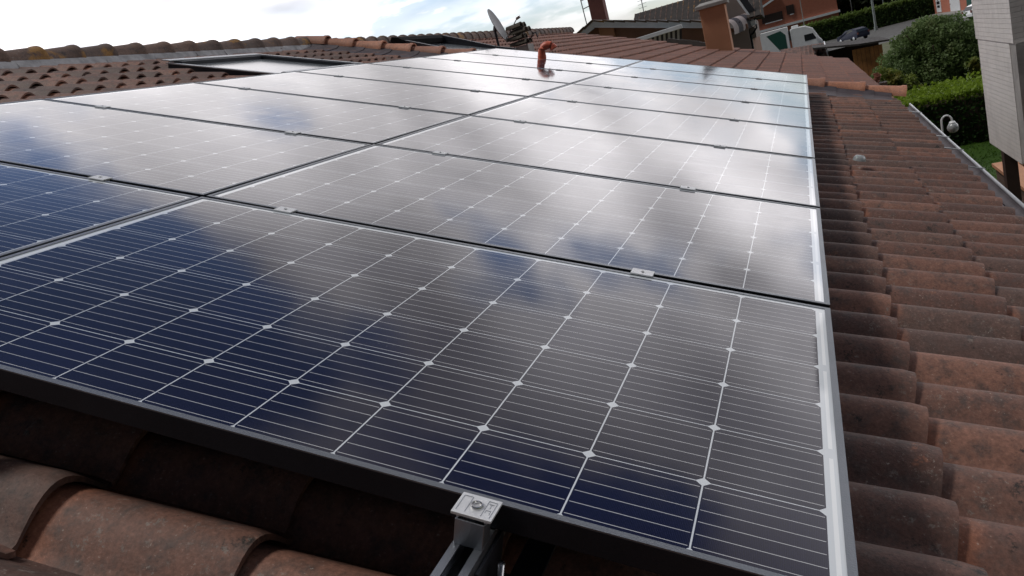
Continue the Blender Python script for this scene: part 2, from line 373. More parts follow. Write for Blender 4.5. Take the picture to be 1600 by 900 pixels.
def quads(name, V, m, parent=None, loc=(0, 0, 0)):     # V (n,4,3)
    n = len(V); me = bpy.data.meshes.new(name); me.vertices.add(n * 4); me.loops.add(n * 4); me.polygons.add(n)
    me.vertices.foreach_set('co', np.asarray(V, dtype=np.float32).ravel()); me.loops.foreach_set('vertex_index', np.arange(n * 4, dtype=np.int32))
    me.polygons.foreach_set('loop_start', np.arange(0, n * 4, 4, dtype=np.int32)); me.update(calc_edges=True); me.validate()
    me.materials.append(MT[m]); o = bpy.data.objects.new(name, me); COL.objects.link(o)
    if parent is not None: o.parent = parent
    else: o.location = loc
    return o
def leafquads(P, size, elong=1.6, up=.0):
    n = len(P); a = rng.normal(size=(n, 3)); a[:, 2] += up; a /= np.linalg.norm(a, axis=1)[:, None]
    b = rng.normal(size=(n, 3)); b -= (a * b).sum(1)[:, None] * a; b /= np.linalg.norm(b, axis=1)[:, None]
    c = np.cross(a, b); s = size * rng.uniform(.6, 1.3, (n, 1)); b = b * s * elong / 2; c = c * s / 2
    return np.stack([P - b, P - c * .9, P + b, P + c * .9], 1)

# ------------------------------------------------------------------ roof tiles
PITCH = .1875; COURSE = .34
def roof_tiles(xs, ys, base, xf, skip=None, lo=False, jit=1.):
    mb = MB(xf); na = 9 if lo else 15; H = .064
    ts = [(-.5 + i / (na - 1)) * (PITCH + .006) for i in range(na)]
    prof = [H * (max(0, .5 + .5 * math.cos(math.pi * min(1, abs(t) / .0875)))) ** .50 for t in ts]
    for x1 in xs:
        for y0 in ys:
            if skip and skip(x1, y0): continue
            jx = random.gauss(0, .0055) * jit; jy = random.gauss(0, .0022) * jit; jz = random.gauss(0, .0022) * jit; rot = random.gauss(0, .007) * jit; tl = random.gauss(0, .006) * jit
            ra, rb = random.random(), random.random()
            L = .41; st = [0, .5, .93, 1] if not lo else [0, 1.]
            top = []; vs = []; fs = []; cols = []
            for s_ in st:
                xx = x1 - L * (1 - s_); sc = .86 + .14 * s_; lift = .024 * s_
                for t, p in zip(ts, prof):
                    edge = .004 if s_ == 1 and not lo else 0
                    vs.append((xx + jx + t * rot, y0 + jy + t + rot * (xx - x1) + 0, base + jz + lift + p * sc + tl * t * 4 - edge)); cols.append((ra, s_, rb, 1))
            k = len(st)
            for i in range(k - 1):
                for j in range(na - 1): fs.append((i * na + j, (i + 1) * na + j, (i + 1) * na + j + 1, i * na + j + 1))
            th = .014; bb = len(vs)
            for s_ in ((1, .86) if not lo else (1,)):      # butt face and the hollow behind it
                xx = x1 - L * (1 - s_)
                for t, p in zip(ts, prof):
                    vs.append((xx + jx + t * rot, y0 + jy + t + rot * (xx - x1), base + jz + .024 * s_ + p * (.86 + .14 * s_) * .97 + tl * t * 4 - th)); cols.append((ra, s_ * .9, rb, 1))
            e = (k - 1) * na
            for j in range(na - 1): fs.append((e + j, bb + j, bb + j + 1, e + j + 1))
            if not lo:
                for j in range(na - 1): fs.append((bb + j, bb + na + j, bb + na + j + 1, bb + j + 1))
            b0 = len(mb.v); mb.v += vs; mb.f += [tuple(i + b0 for i in f) for f in fs]; mb.col += cols
    return mb
def half_caps(mb, pts, r0, r1, n=10, open_=1.0, flare=.0):
    """chain of half-round caps, each from pts[i] to pts[i+1]; big end (r1) at pts[i+1] laps over the next"""
    for p, q in pts:
        p, q = Vector(p), Vector(q); d = (q - p).normalized(); up = Vector((0, 0, 1)); sd = d.cross(up).normalized(); u = sd.cross(d)
        ra, rb = random.random(), random.random(); vs = []; cols = []
        st = [(0, r0), (.5, (r0 + r1) / 2), (.88, r1 * .98), (.90, r1 * 1.01 + flare), (1, r1 * 1.03 + flare)]; th = .016
        for s_, r in st:
            c = p.lerp(q, s_)
            for k in range(n + 1):
                a = math.pi * k / n; vs.append(c + sd * math.cos(a) * r * open_ + u * (math.sin(a) * r)); cols.append((ra, .5 + s_ * .5, rb, 1))
        c = q; r = st[-1][1] - th
        for k in range(n + 1):
            a = math.pi * k / n; vs.append(c + sd * math.cos(a) * r * open_ + u * (math.sin(a) * r)); cols.append((ra, .9, rb, 1))
        c = p.lerp(q, .8); r -= .01
        for k in range(n + 1):
            a = math.pi * k / n; vs.append(c + sd * math.cos(a) * r * open_ + u * (math.sin(a) * r)); cols.append((ra, .9, rb, 1))
        m = n + 1; fs = [(i * m + k, i * m + k + 1, (i + 1) * m + k + 1, (i + 1) * m + k) for i in range(len(st) + 1) for k in range(n)]
        b0 = len(mb.v); mb.v += [tuple(v) for v in vs]; mb.f += [tuple(i + b0 for i in f) for f in fs]; mb.col += cols

BASE = -.250
EAVE = 2.55; RIDGE = -4.42; VERGE = 8.40
house = thing('house', 'house under the solar array, with the aged terracotta tiled roof', 'house', (0, 0, 0))
xs = [1.848 + COURSE * k for k in range(-18, 3)]
ys = [1.484 + PITCH * k for k in range(-26, 37)]
def skip1(x, y):
    return (-3.5 < x < -2.3 and 5.0 < y < 6.28) or (y > VERGE - .05)
roof_tiles(xs, ys, BASE, roofpt, skip1).build('roof_tiles', 'tile', house, smooth=True)
mb = MB(roofpt)
for i in range(24):
    y0 = -3.6 + i * .5; y1 = min(y0 + .5, VERGE); mb.box(RIDGE - .02, EAVE + .03, y0, y1, BASE - .10, BASE - .012)
    if y1 >= VERGE: break
mb.build('roof_deck', 'deck', house)
# the slope on the other side of the ridge
Rz = roofpt((RIDGE, 3, BASE))
mb = MB(); px, pz = Rz[0], Rz[2]
mb.prism([(px, -3.6, pz - .03), (px - 6.6, -3.6, pz - 2.43), (px - 6.6, -3.6, pz - 2.55), (px, -3.6, pz - .15)], (0, 12., 0)); mb.build('rear_slope', 'deck', house)
mb = MB(); mb.box(-10.4, 2.1, -3.4, 8.28, 0, 2.7); mb.prism([(-10.4, -3.4, 2.7), (2.1, -3.4, 2.7), (2.1, -3.4, 3.15), (px, -3.4, pz - .35), (-10.4, -3.4, 3.15)], (0, 11.68, 0))
mb.build('wall', 'tan', house)
# ridge caps with mortar bed
mb = MB(roofpt); seg = []
y = -3.3
while y < 8.35:
    j = random.gauss(0, .006); seg.append(((RIDGE + .015 + j, y - .03, -.178), (RIDGE + .015 + j * .5, y + .372, -.150))); y += .368
half_caps(mb, seg, .094, .099, 12, 1.15, .003); mb.build('ridge_caps', 'mossy', house, smooth=True)
mb = MB(roofpt)
y = -3.5
while y < 8.3:
    mb.prism([(RIDGE + .02, y, BASE + .02), (RIDGE + .205 + random.uniform(-.012, .012), y, BASE + .035), (RIDGE + .135, y, BASE + .105), (RIDGE + .02, y, BASE + .12)], (0, .15, 0)); y += .149
mb.build('ridge_mortar', 'mortar', house)
# verge caps along the far gable, newer clay
mb = MB(roofpt); seg = []; x = -4.52
def vz(x): return -.155 + .03 * max(0, (-x - 2.6) / 1.8)
while x < 2.55:
    seg.append(((x - .04, VERGE + .06, vz(x) - .018), (x + .415, VERGE + .055 + random.gauss(0, .004), vz(x + .4) + .006))); x += .395
half_caps(mb, seg, .084, .096, 10, 1.05, .004); mb.build('verge_caps', 'cap', house, smooth=True)
# lead flashing under the verge caps, stepped over the tiles
mb = MB(roofpt)
for i in range(19):
    x0 = -4.3 + i * .365
    mb.prism([(x0, VERGE - .34 + (i % 2) * .03, BASE + .052 + .006), (x0, VERGE - .10, BASE + .085), (x0, VERGE + .02, BASE + .14), (x0, VERGE + .02, BASE + .03), (x0, VERGE - .34, BASE + .02)], (.40 if i < 18 else .20, 0, .008))
mb.build('lead_flashing', 'lead', house)
# gable wall strip between the two roof levels
mb = MB(roofpt)
# gutter
mb = MB(roofpt); n = 8; gx, gr = 2.632, .044; vs = []; fs = []; m = n + 1
for yy in (-3.6, -1, 1, 2.5, 4, 5.5, 7, VERGE + .06):
    for rr in (gr, gr - .004):
        for k in range(m):
            a = math.pi + math.pi * k / n; vs.append((gx + math.cos(a) * rr, yy, -.235 + math.sin(a) * rr))
q = 2 * m
for i in range(7):
    for k in range(n):
        fs += [(i * q + k, i * q + k + 1, (i + 1) * q + k + 1, (i + 1) * q + k), (i * q + m + k, (i + 1) * q + m + k, (i + 1) * q + m + k + 1, i * q + m + k + 1)]
for k in range(n): fs.append((k, m + k, m + k + 1, k + 1)); fs.append((7 * q + k, 7 * q + k + 1, 7 * q + m + k + 1, 7 * q + m + k))
mb.add(vs, fs)
g = mb.build('gutter', 'lead', house, smooth=True)
mb = MB(roofpt); mb.tube([(gx + gr, yy, -.229) for yy in (-3.6, 0, 3, 6, VERGE + .06)], .0095, 8); b = mb.build('rim_bead', 'zinc', g, True); b.location = -g.location
for yy in (1.9, 3.3, 4.77, 5.49, 6.1, 7.66):
    mb = MB(roofpt); mb.box(gx - gr - .05, gx + gr + .012, yy - .012, yy + .012, -.222, -.217); mb.box(gx - gr - .09, gx - gr - .04, yy - .02, yy + .02, -.226, -.212)
    b = mb.build('gutter_bracket', 'zinc', g); b.location = -g.location
mb = MB(roofpt); mb.box(EAVE - .04, EAVE + .012, -3.6, VERGE, -.33, -.235); mb.build('eave_sheet', 'lead', house)

# skylight set in our roof
sk = bpy.data.objects.new('skylight', None); COL.objects.link(sk); sk.parent = house
sk['label'] = 'roof window in dark metal frame near the ridge, its pane mirroring white sky'
X0, X1, Y0, Y1 = -3.56, -2.42, 4.95, 6.22
mb = MB(roofpt)
mb.box(X0, X1, Y0, Y0 + .07, -.27, -.150); mb.box(X0, X1, Y1 - .07, Y1, -.27, -.128)
mb.box(X0, X0 + .09, Y0 + .07, Y1 - .07, -.27, -.128); mb.box(X1 - .07, X1, Y0 + .07, Y1 - .07, -.27, -.136)
fr = mb.build('frame', 'dark', sk); 
mb = MB(roofpt)
mb.box(X0 - .01, X1 + .02, Y0 - .015, Y0 + .035, -.149, -.141); mb.box(X0 - .01, X1 + .02, Y1 - .035, Y1 + .015, -.127, -.119); mb.box(X1 - .035, X1 + .03, Y0 + .035, Y1 - .035, -.135, -.127)
mb.box(X0 - .05, X0 + .04, Y0 - .02, Y1 + .02, -.127, -.118)
mb.build('cover_strip', 'zinc', sk)
mb = MB(roofpt); mb.box(X0 + .09, X1 - .07, Y0 + .07, Y1 - .07, -.168, -.158); mb.build('pane', 'frosted', sk)
mb = MB(roofpt); mb.box(X1, X1 + .20, Y0 - .12, Y1 + .12, -.215, -.205); mb.box(X0 - .02, X1, Y0 - .12, Y0, -.215, -.2); mb.box(X0 - .02, X1, Y1, Y1 + .12, -.215, -.2); mb.build('apron', 'dark', sk)

# pale cap stuck on a tile
e = MB(roofpt); e.lathe([(.0, .03), (.022, .028), (.032, .018), (.036, 0)], (1.90, 4.04, -.15), 14)
tag(e.build('pale_cap', 'lampglass', None, True, loc=roofpt((1.9, 4.04, -.15))), 'small pale translucent cap sitting on a roof tile right of the array', 'cap')

# ------------------------------------------------------------------ solar panels
PW, PH = 1.648, .9815; U0, V0 = -.030, -.0065
def panel_matrix(ox, oy):
    cx, cy = ox + PW / 2 + U0, oy + PH / 2 + V0
    gx = (wz(cx + .5, cy) - wz(cx - .5, cy)); gy = (wz(cx, cy + .4) - wz(cx, cy - .4)) / .8
    X = Vector((1, 0, gx)).normalized(); Y = Vector((0, 1, gy)); Y = (Y - X * Y.dot(X)).normalized(); Z = X.cross(Y)
    L = Matrix((X, Y, Z)).transposed()
    c = Vector((cx, cy, wz(cx, cy))); o = c + L @ Vector((-PW / 2 - U0, -PH / 2 - V0, 0))
    M = (RW @ L).to_4x4(); M.translation = RW @ o + OV; return M
ord_ = ['front', 'second', 'third', 'fourth', 'fifth', 'sixth', 'seventh', 'back']
def panel_proto():
    e = thing('solar_panel', 'x', 'solar panel', M=Matrix.Identity(4), group='solar panels laid in two columns on the roof')
    a, b, c_, d_ = U0, U0 + PW, V0, V0 + PH; li, T = .0115, .038
    mb = MB()
    for (x0, x1, y0, y1) in ((a, b, c_, c_ + .0105), (a, b, d_ - .0105, d_), (a, a + li, c_ + .0105, d_ - .0105), (b - li, b, c_ + .0105, d_ - .0105)):
        mb.box(x0, x1, y0, y1, -T, -.002)
    # inner return flange of the frame
    mb.box(a + li, b - li, c_ + .0105, c_ + .034, -T, -T + .002); mb.box(a + li, b - li, d_ - .034, d_ - .0105, -T, -T + .002)
    mb.build('frame', 'alu_shade', e, bevel=.0006)  # dark tone of the side faces stands in for shade below the lip
    mb = MB()
    for (x0, x1, y0, y1) in ((a, b, c_, c_ + .0105), (a, b, d_ - .0105, d_), (a, a + li, c_ + .0105, d_ - .0105), (b - li, b, c_ + .0105, d_ - .0105)):
        mb.box(x0, x1, y0, y1, -.002, .0002)
    mb.build('frame_lip', 'alu', e)
    mb = MB(); x0, x1, y0, y1, z = a + li - .001, b - li + .001, c_ + .0095, d_ - .0095, -.0016
    mb.add([(x0, y0, z), (x1, y0, z), (x1, y1, z), (x0, y1, z)], [(0, 1, 2, 3)]); mb.build('glass_face', 'cells', e)
    mb = MB(); z = -.0065; mb.add([(x0, y0, z), (x0, y1, z), (x1, y1, z), (x1, y0, z)], [(0, 1, 2, 3)]); mb.build('backsheet', 'backsheet', e)
    return e
P0 = panel_proto(); first = True
g0 = [c for c in P0.children if c.name.startswith('glass_face')][0]; gl = g0.data.copy()
for v in gl.vertices: v.co.x -= .012
for ci, (ox, cn) in enumerate(((0, 'right'), (-1.658, 'left'))):
    for k in range(8):
        p = P0 if first else copy_tree(P0); first = False
        p.matrix_world = panel_matrix(ox, k * 1.0)
        if ox < 0:
            g = [c for c in p.children if c.name.startswith('glass_face')][0]; g.data = gl; g.location.x = .012
        p['label'] = {0: f'front solar panel of the {cn} column, nearest to the camera', 7: f'last solar panel of the {cn} column, furthest up by the far roof edge'}.get(k, f'solar panel in the {cn} column, {ord_[k]} row from the front')

# mounting rails under the panels
railx = [1.172, .245, -.405, -1.345]
rlab = ['aluminium rail with its open end showing below the silver front clamp', 'aluminium rail under the right column of panels, on the side nearer the seam',
        'aluminium rail under the left column of panels, on the side nearer the seam', 'aluminium rail under the left column of panels, on the side of the ridge']
for rx, lb in zip(railx, rlab):
    y0 = -.42 if rx > 1 else -.06
    mb = MB(roofpt)
    for i in range(9):
        ya = y0 + (8.0 - y0) * i / 9; yb = y0 + (8.0 - y0) * (i + 1) / 9
        w = .020
        for (xa, xb, za, zb) in ((-w, -w + .003, -.080, -.0405), (w - .003, w, -.080, -.0405), (-w + .003, w - .003, -.080, -.076), (-w + .003, -w + .0105, -.0435, -.0405), (w - .0105, w - .003, -.0435, -.0405),
                                 (-w + .003, -w + .005, -.0500, -.0435), (w - .005, w - .003, -.0500, -.0435), (-w + .003, -w + .008, -.0640, -.0615), (w - .008, w - .003, -.0640, -.0615)):
            mb.box(rx + xa, rx + xb, ya, yb, za, zb)
    loc = roofpt((rx, y0, -.08)); tag(mb.build('mounting_rail', 'rail_alu', None, loc=loc), lb, 'rail', 'rails carrying the panels')
# clamps
def mk_clamp(M, label, end=False):
    e = thing('panel_clamp', label, 'clamp', M=M, group='clamps holding the panels')
    mb = MB(); w = .026
    if not end:
        mb.box(-w, w, -.019, .019, .0012, .0045); mb.box(-w, w, -.007, -.005, -.03, .0012); mb.box(-w, w, .005, .007, -.03, .0012)
    else:
        mb.box(-w, w, -.024, .019, .0012, .0052); mb.box(-w + .006, -w + .010, -.020, -.017, -.004, .0012); mb.box(w - .010, w - .006, -.020, -.017, -.004, .0012)
    mb.build('plate', 'alu_lite', e, bevel=.0006)
    if end:
        mb = MB(); mb.box(-.020, .018, -.024, -.0215, -.0405, -.004); mb.box(-.020, .018, -.0215, .002, -.0405, -.0385); mb.box(.0155, .018, -.0215, .002, -.0385, -.006); mb.box(-.020, -.0175, -.0215, .002, -.0385, -.006)
        mb.build('block', 'rail_alu', e, bevel=.0008)
        mb = MB()   # stamped field lines on the plate
        for (x0, x1, y0, y1) in ((-.022, -.0212, -.018, .013), (-.0215, -.010, .0125, .0133), (-.0105, -.0097, -.018, .013), (.0105, .0112, -.019, .013), (.0105, .022, .0125, .0132), (.0215, .0222, -.019, .013),
                                 (.013, .0196, .007, .0078), (.016, .0167, -.001, .007), (.013, .0196, -.006, -.0053), (.013, .0137, -.011, -.006), (.0190, .0196, -.013, -.006)):
            mb.box(x0, x1, y0, y1, .0052, .0056)
        mb.build('stamped_marks', 'rail_alu', e)
    sb = 1.35 if end else .8; mb = MB(); mb.lathe([(.0038, .0052), (.0038, .0068), (.0046, .0088), (.0058, .0086), (.0066, .0070), (.0066, .0045)], (0, -.002 if end else 0, 0 if end else -.0028), 18, Matrix.Diagonal((sb, sb, 1)).to_3x3()); mb.lathe([(.0, .0050), (.0042, .0050)], (0, -.002 if end else 0, 0 if end else -.0004), 6)
    bl = mb.build('bolt', 'steel', e, True)
    return e
def clampM(x, y, dz=0.):
    gx = (wz(x + .5, y) - wz(x - .5, y)); gy = (wz(x, y + .4) - wz(x, y - .4)) / .8
    X = Vector((1, 0, gx)).normalized(); Y = Vector((0, 1, gy)); Y = (Y - X * Y.dot(X)).normalized(); L = Matrix((X, Y, X.cross(Y))).transposed()
    M = (RW @ L).to_4x4(); M.translation = RW @ Vector((x, y, wz(x, y) + dz)) + OV; return M
CE = mk_clamp(clampM(1.174, -.0265, .0), 'silver end clamp with a hex bolt on the front edge of the nearest panel', True)
C0 = None
names = {0: 'right column, right-hand side', 1: 'right column, beside the middle seam', 2: 'left column, beside the middle seam', 3: 'left column, towards the ridge'}
cx = [1.198, .240, -.385, -1.345]
for k in range(7):
    for j in range(4):
        lb = f'silver clamp in the gap between {ord_[k]} and {ord_[k+1]} rows, {names[j]}'
        M = clampM(cx[j] + random.gauss(0, .006), k + .983)
        if C0 is None: C0 = mk_clamp(M, lb); c = C0
        else: c = copy_tree(C0); c.matrix_world = M; c['label'] = lb
# roof hook beside the rail with an upright threaded bolt
hk = thing('roof_hook', 'dark metal roof hook with an upright threaded bolt beside the rail', 'bracket', roofpt((1.222, -.03, -.13)))
mb = MB(roofpt); mb.box(1.195, 1.262, -.075, .02, -.128, -.122); mb.box(1.1925, 1.197, -.075, .02, -.128, -.055); mb.box(1.21, 1.25, .02, .30, -.128, -.121); mb.build('bracket', 'dark', hk, bevel=.001)
mb = MB(roofpt)
zz = -.126; pr = []
while zz < -.0605: pr += [(.0040, zz), (.0049, zz + .0008)]; zz += .0016
pr += [(.0044, zz), (0, zz + .0005)]
mb.lathe(pr, (1.2135, -.036, 0), 16); mb.build('threaded_bolt', 'steel', hk, True)
mb = MB(roofpt); mb.lathe([(.005, -.1225), (.0115, -.1225), (.0115, -.1145), (.005, -.1145)], (1.2135, -.036, 0), 6); mb.build('nut', 'steel', hk)

# red plastic vent pipe rising through the array
base = Vector(roofpt((-.83, 7.0, -.2))); t = thing('vent_pipe', 'orange-red plastic vent pipe with a hooked swan neck, rising between the far panels', 'pipe', base)
def pipe_pts():
    ax_ = Vector((.20, 0, .98)); pts = [base, base + ax_ * .225, base + ax_ * .262]; r = .064; c = base + ax_ * .262 + Vector((1, .1, -.15)).normalized() * r
    dx = Vector((1, .1, -.15)).normalized()
    for k in range(1, 8):
        a = math.pi - math.radians(22.5) * k
        pts.append(c + dx * math.cos(a) * r + ax_ * math.sin(a) * r)
    return pts[:12]
pp = pipe_pts()
mb = MB(); mb.tube([p - base for p in pp[:2]], .037, 18); mb.build('pipe', 'pvc', t, True)
mb = MB(); mb.tube([(pp[1] - base) * .88, (pp[1] - base) * 1.05, (pp[1] - base) * 1.055] + [p - base for p in pp[2:]], [.042, .042, .039] + [.038] * len(pp[2:-1]) + [.041], 18, caps=False); mb.build('elbow', 'pvc', t, True)

# ------------------------------------------------------------------ next roof (lower), with its own skylight and chimney
h2 = thing('neighbouring_house', 'adjoining house beyond the verge caps, with a lower even red tiled roof', 'house', (0, 0, 0))
B2 = -.29 - .07; Y2 = 21.45
xs2 = [1.66 + .37 * k - .01 for k in range(-16, 4)]; ys2 = [8.58 + PITCH * k for k in range(0, 69)]
roof_tiles(xs2, ys2, B2, flatpt, None, True, .6).build('roof_tiles', 'tile_far', h2, smooth=True)
MB(flatpt).box(-4.45, 2.76, 8.47, Y2 + .02, B2 - .12, B2 - .01).build('roof_deck', 'deck', h2)
mb = MB(flatpt); seg = []; y = 8.55
while y < Y2 - .1: seg.append(((-4.45, y, B2 + .05), (-4.45, y + .355, B2 + .085))); y += .345
half_caps(mb, seg, .10, .11, 8, 1.1, .008); mb.build('ridge_caps', 'mossy', h2, smooth=True)
mb = MB(flatpt); mb.box(2.76, 2.80, 8.5, Y2, B2 - .08, B2 + .045); mb.build('eave_trim', 'white', h2)
R2 = flatpt((-4.45, 10, B2))
mb = MB(); mb.box(-10.6, 2.2, 8.5, 21.3, 0, 2.6); mb.prism([(-10.6, 8.5, 2.6), (2.2, 8.5, 2.6), (2.2, 8.5, 3.05), (R2[0], 8.5, R2[2] - .3), (-10.6, 8.5, 3.05)], (0, 12.8, 0)); mb.build('wall', 'tan', h2)
mb = MB(); mb.prism([(R2[0], 8.5, R2[2] - .03), (R2[0] - 6.6, 8.5, R2[2] - 2.43), (R2[0] - 6.6, 8.5, R2[2] - 2.55), (R2[0], 8.5, R2[2] - .15)], (0, 12.9, 0)); mb.build('rear_slope', 'deck', h2)
# dark skylight with its raised hood
s2 = bpy.data.objects.new('skylight', None); COL.objects.link(s2); s2.parent = h2
s2['label'] = 'dark metal roof window with raised hood, behind the far left corner of the array'
mb = MB(flatpt)
X0, X1, Y0, Y1 = -3.62, -2.35, 9.35, 10.75
mb.box(X0, X0 + .10, Y0, Y1, -.36, -.12); mb.box(X0 + .1, X1, Y0, Y0 + .09, -.36, -.16); mb.box(X0 + .1, X1, Y1 - .09, Y1, -.36, -.15); mb.box(X1 - .09, X1, Y0 + .09, Y1 - .09, -.36, -.18)
mb.build('frame', 'dark', s2)
mb = MB(flatpt); mb.box(X0 + .10, X1 - .09, Y0 + .09, Y1 - .09, -.20, -.185); mb.build('pane', 'frosted', s2)
mb = MB(flatpt); mb.prism([(X0 - .06, Y0 - .06, -.20), (X0 + .14, Y0 - .06, -.16), (X0 + .14, Y0 - .06, -.10), (X0 + .06, Y0 - .06, -.075), (X0 - .03, Y0 - .06, -.08)], (0, Y1 - Y0 + .12, 0)); mb.build('hood', 'rubber', s2)
mb = MB(flatpt); mb.prism([(X0 + .1, Y0 - .02, -.10), (X1 + .55, Y0 - .02, -.24), (X1 + .55, Y0 - .02, -.27), (X0 + .1, Y0 - .02, -.20)], (0, .09, 0)); mb.build('side_cover', 'dark', s2)
mb = MB(flatpt); mb.prism([(X0 + .1, Y1 - .07, -.07), (X1 + .7, Y1 - .07, -.25), (X1 + .7, Y1 - .07, -.28), (X0 + .1, Y1 - .07, -.18)], (0, .09, 0)); mb.build('side_cover', 'dark', s2)
mb = MB(flatpt); mb.box(X1, X1 + .6, Y0 - .1, Y1 + .1, -.275, -.262); mb.build('apron', 'lead', s2)
# ochre chimney on the far verge
cb = Vector((-.28, 19.75, 3.5)); ch = bpy.data.objects.new('chimney', None); COL.objects.link(ch); ch.parent = h2; ch.location = cb
ch['label'] = 'plain ochre plastered chimney with a grey concrete cap'
mb = MB(); mb.box(-.29, .29, -.26, .26, 0, 1.72); mb.build('stack', 'plaster', ch, bevel=.01)
mb = MB(); mb.box(-.37, .37, -.33, .33, 1.72, 1.80); mb.prism([(-.37, -.33, 1.80), (.37, -.33, 1.80), (.25, -.2, 1.86), (-.25, -.2, 1.86)], (0, .5, 0)); mb.build('cap', 'concrete', ch, bevel=.01)
# dark roll of roofing felt by the chimney
e = MB(flatpt); e.bar((-1.6, 20.9, -.245), (-.55, 20.35, -.245), .2, .11); e.bar((-1.3, 20.75, -.19), (-.8, 20.5, -.19), .1, .03)
tag(e.build('flashing_strip', 'darkrough', None, loc=flatpt((-1.3, 20.4, -.2))), 'dark rough flashing strip along the far roof edge, left of the ochre chimney', 'flashing')

# satellite dish seen almost edge on
db = Vector((-2.93, 12., 5.22)); t = thing('satellite_dish', 'dark grey satellite dish seen nearly edge-on, mounted on the roof beyond the array', 'satellite dish', db)
nrm = Vector((.955, .08, .30)).normalized(); upv = (Vector((0, 0, 1)) - nrm * nrm.z).normalized(); sdv = upv.cross(nrm)
MD = Matrix((sdv, upv, nrm)).transposed()
mb = MB(); vs = []; fs = []; n = 28; rings = [0, .11, .18, .24, .275, .29]
for side, off in ((1, 0), (-1, -.008)):
    for r in rings:
        for k in range(n):
            a = 2 * math.pi * k / n; vs.append(MD @ Vector((math.cos(a) * r * .92, math.sin(a) * r, (r * r) * .42 + off)) + Vector((0, 0, .36)))
q = len(rings) * n
for i in range(len(rings) - 1):
    for k in range(n):
        A, B, C_, D_ = i * n + k, i * n + (k + 1) % n, (i + 1) * n + (k + 1) % n, (i + 1) * n + k
        fs += [(A, B, C_, D_), (q + A, q + D_, q + C_, q + B)]
e_ = (len(rings) - 1) * n
for k in range(n): fs.append((e_ + k, e_ + (k + 1) % n, q + e_ + (k + 1) % n, q + e_ + k))
mb.add(vs, fs); mb.build('reflector', 'dishgrey', t, True)
cc = Vector((0, 0, .36)); fp = cc + nrm * .36 - upv * .08
mb = MB(); mb.tube([cc - upv * .26 + nrm * .03, fp], .009, 8); mb.tube([fp - nrm * .02, fp + nrm * .05], .028, 12); mb.build('feed_arm', 'zinc', t, True)
mb = MB(); mb.tube([(-.06, .05, -.12), (-.06, .05, .30)], .02, 10); mb.bar((-.06, .05, .30), cc - nrm * .02, .05); mb.build('bracket', 'dark', t)
# antenna mast above the dish
mb = MB(); mb.tube([(0, 0, 0), (-.02, 0, .5), (-.03, .01, 1.7)], .011, 8); mb.box(-.005, .05, -.03, .03, .52, .62)
tag(mb.build('antenna_mast', 'zinc', None, True, loc=(-2.88, 12.15, 5.22)), 'thin antenna mast rising behind the grey satellite dish', 'mast')
# chimney cowl made of stacked tiles
cw = thing('tile_cowl', 'low chimney cowl of stacked mossy roof tiles right of the satellite dish', 'chimney cowl', (-2.66, 12.15, 5.12))
for i, (z, w, a) in enumerate(((.08, .20, .02), (.17, .185, -.03), (.26, .19, .05), (.345, .17, 0))):
    mb = MB(); seg = [((-w * .75 + a, -.07, z), (w * .75 + a, -.09, z + .012)), ((-w * .75 + a, .09, z), (w * .75 + a, .10, z + .01))]
    half_caps(mb, seg, .062, .068, 8, 1.2); mb.build('stacked_tile', 'darkstone', cw, smooth=True)
mb = MB(); mb.box(-.17, .17, -.15, .15, -.12, .06); mb.build('base', 'concrete', cw)
mb = MB(); mb.tube([(.10, -.02, .05), (.2, -.05, .13), (.27, -.06, .17), (.27, -.06, .22)], .010, 8); mb.tube([(.27, -.06, .20), (.33, -.07, .20), (.34, -.07, .12)], .012, 8); mb.build('hook', 'dark', cw, True)

# ------------------------------------------------------------------ ground
def sheet(name, poly, z, m, kind='structure'):
    mb = MB(); mb.add([(x, y, z) for x, y in poly], [tuple(range(len(poly)))]); return tag(mb.build(name, m), kind=kind)
sheet('ground', [(-900, -600), (900, -600), (900, 1400), (-900, 1400)], 0., 'soil')
sheet('road', [(-12, 86), (16.5, 88), (60, 72), (60, 100), (21, 108), (19.3, 122), (30, 170), (12, 170), (11.4, 131.5), (4.2, 134.5), (-12, 140)], .004, 'asphalt')
mb = MB(); mb.prism([(19.3, 104.9, 0), (60, 97, 0), (60, 97.6, 0), (19.5, 105.6, 0)], (0, 0, .12)); mb.prism([(17.6, 126, 0), (19.3, 105, 0), (19.6, 105, 0), (18.0, 126, 0)], (0, 0, .12))
tag(mb.build('kerb', 'pavement'), kind='structure')
sheet('pavement', [(18, 128), (19.6, 105), (60, 97.5), (60, 104), (20.9, 112), (19.6, 128)], .10, 'pavement')
# lawn
P = rng.uniform((2.6, 12., 0), (12, 31, 0), (26000, 3)); P[:, 2] = .03
sheet('lawn', [(2.4, 10), (14, 10), (14, 34), (2.4, 34)], .004, 'grassl')
V = leafquads(P, .035, 2.4, 0.); tag(quads('grass', V, 'grassl'), kind='stuff')

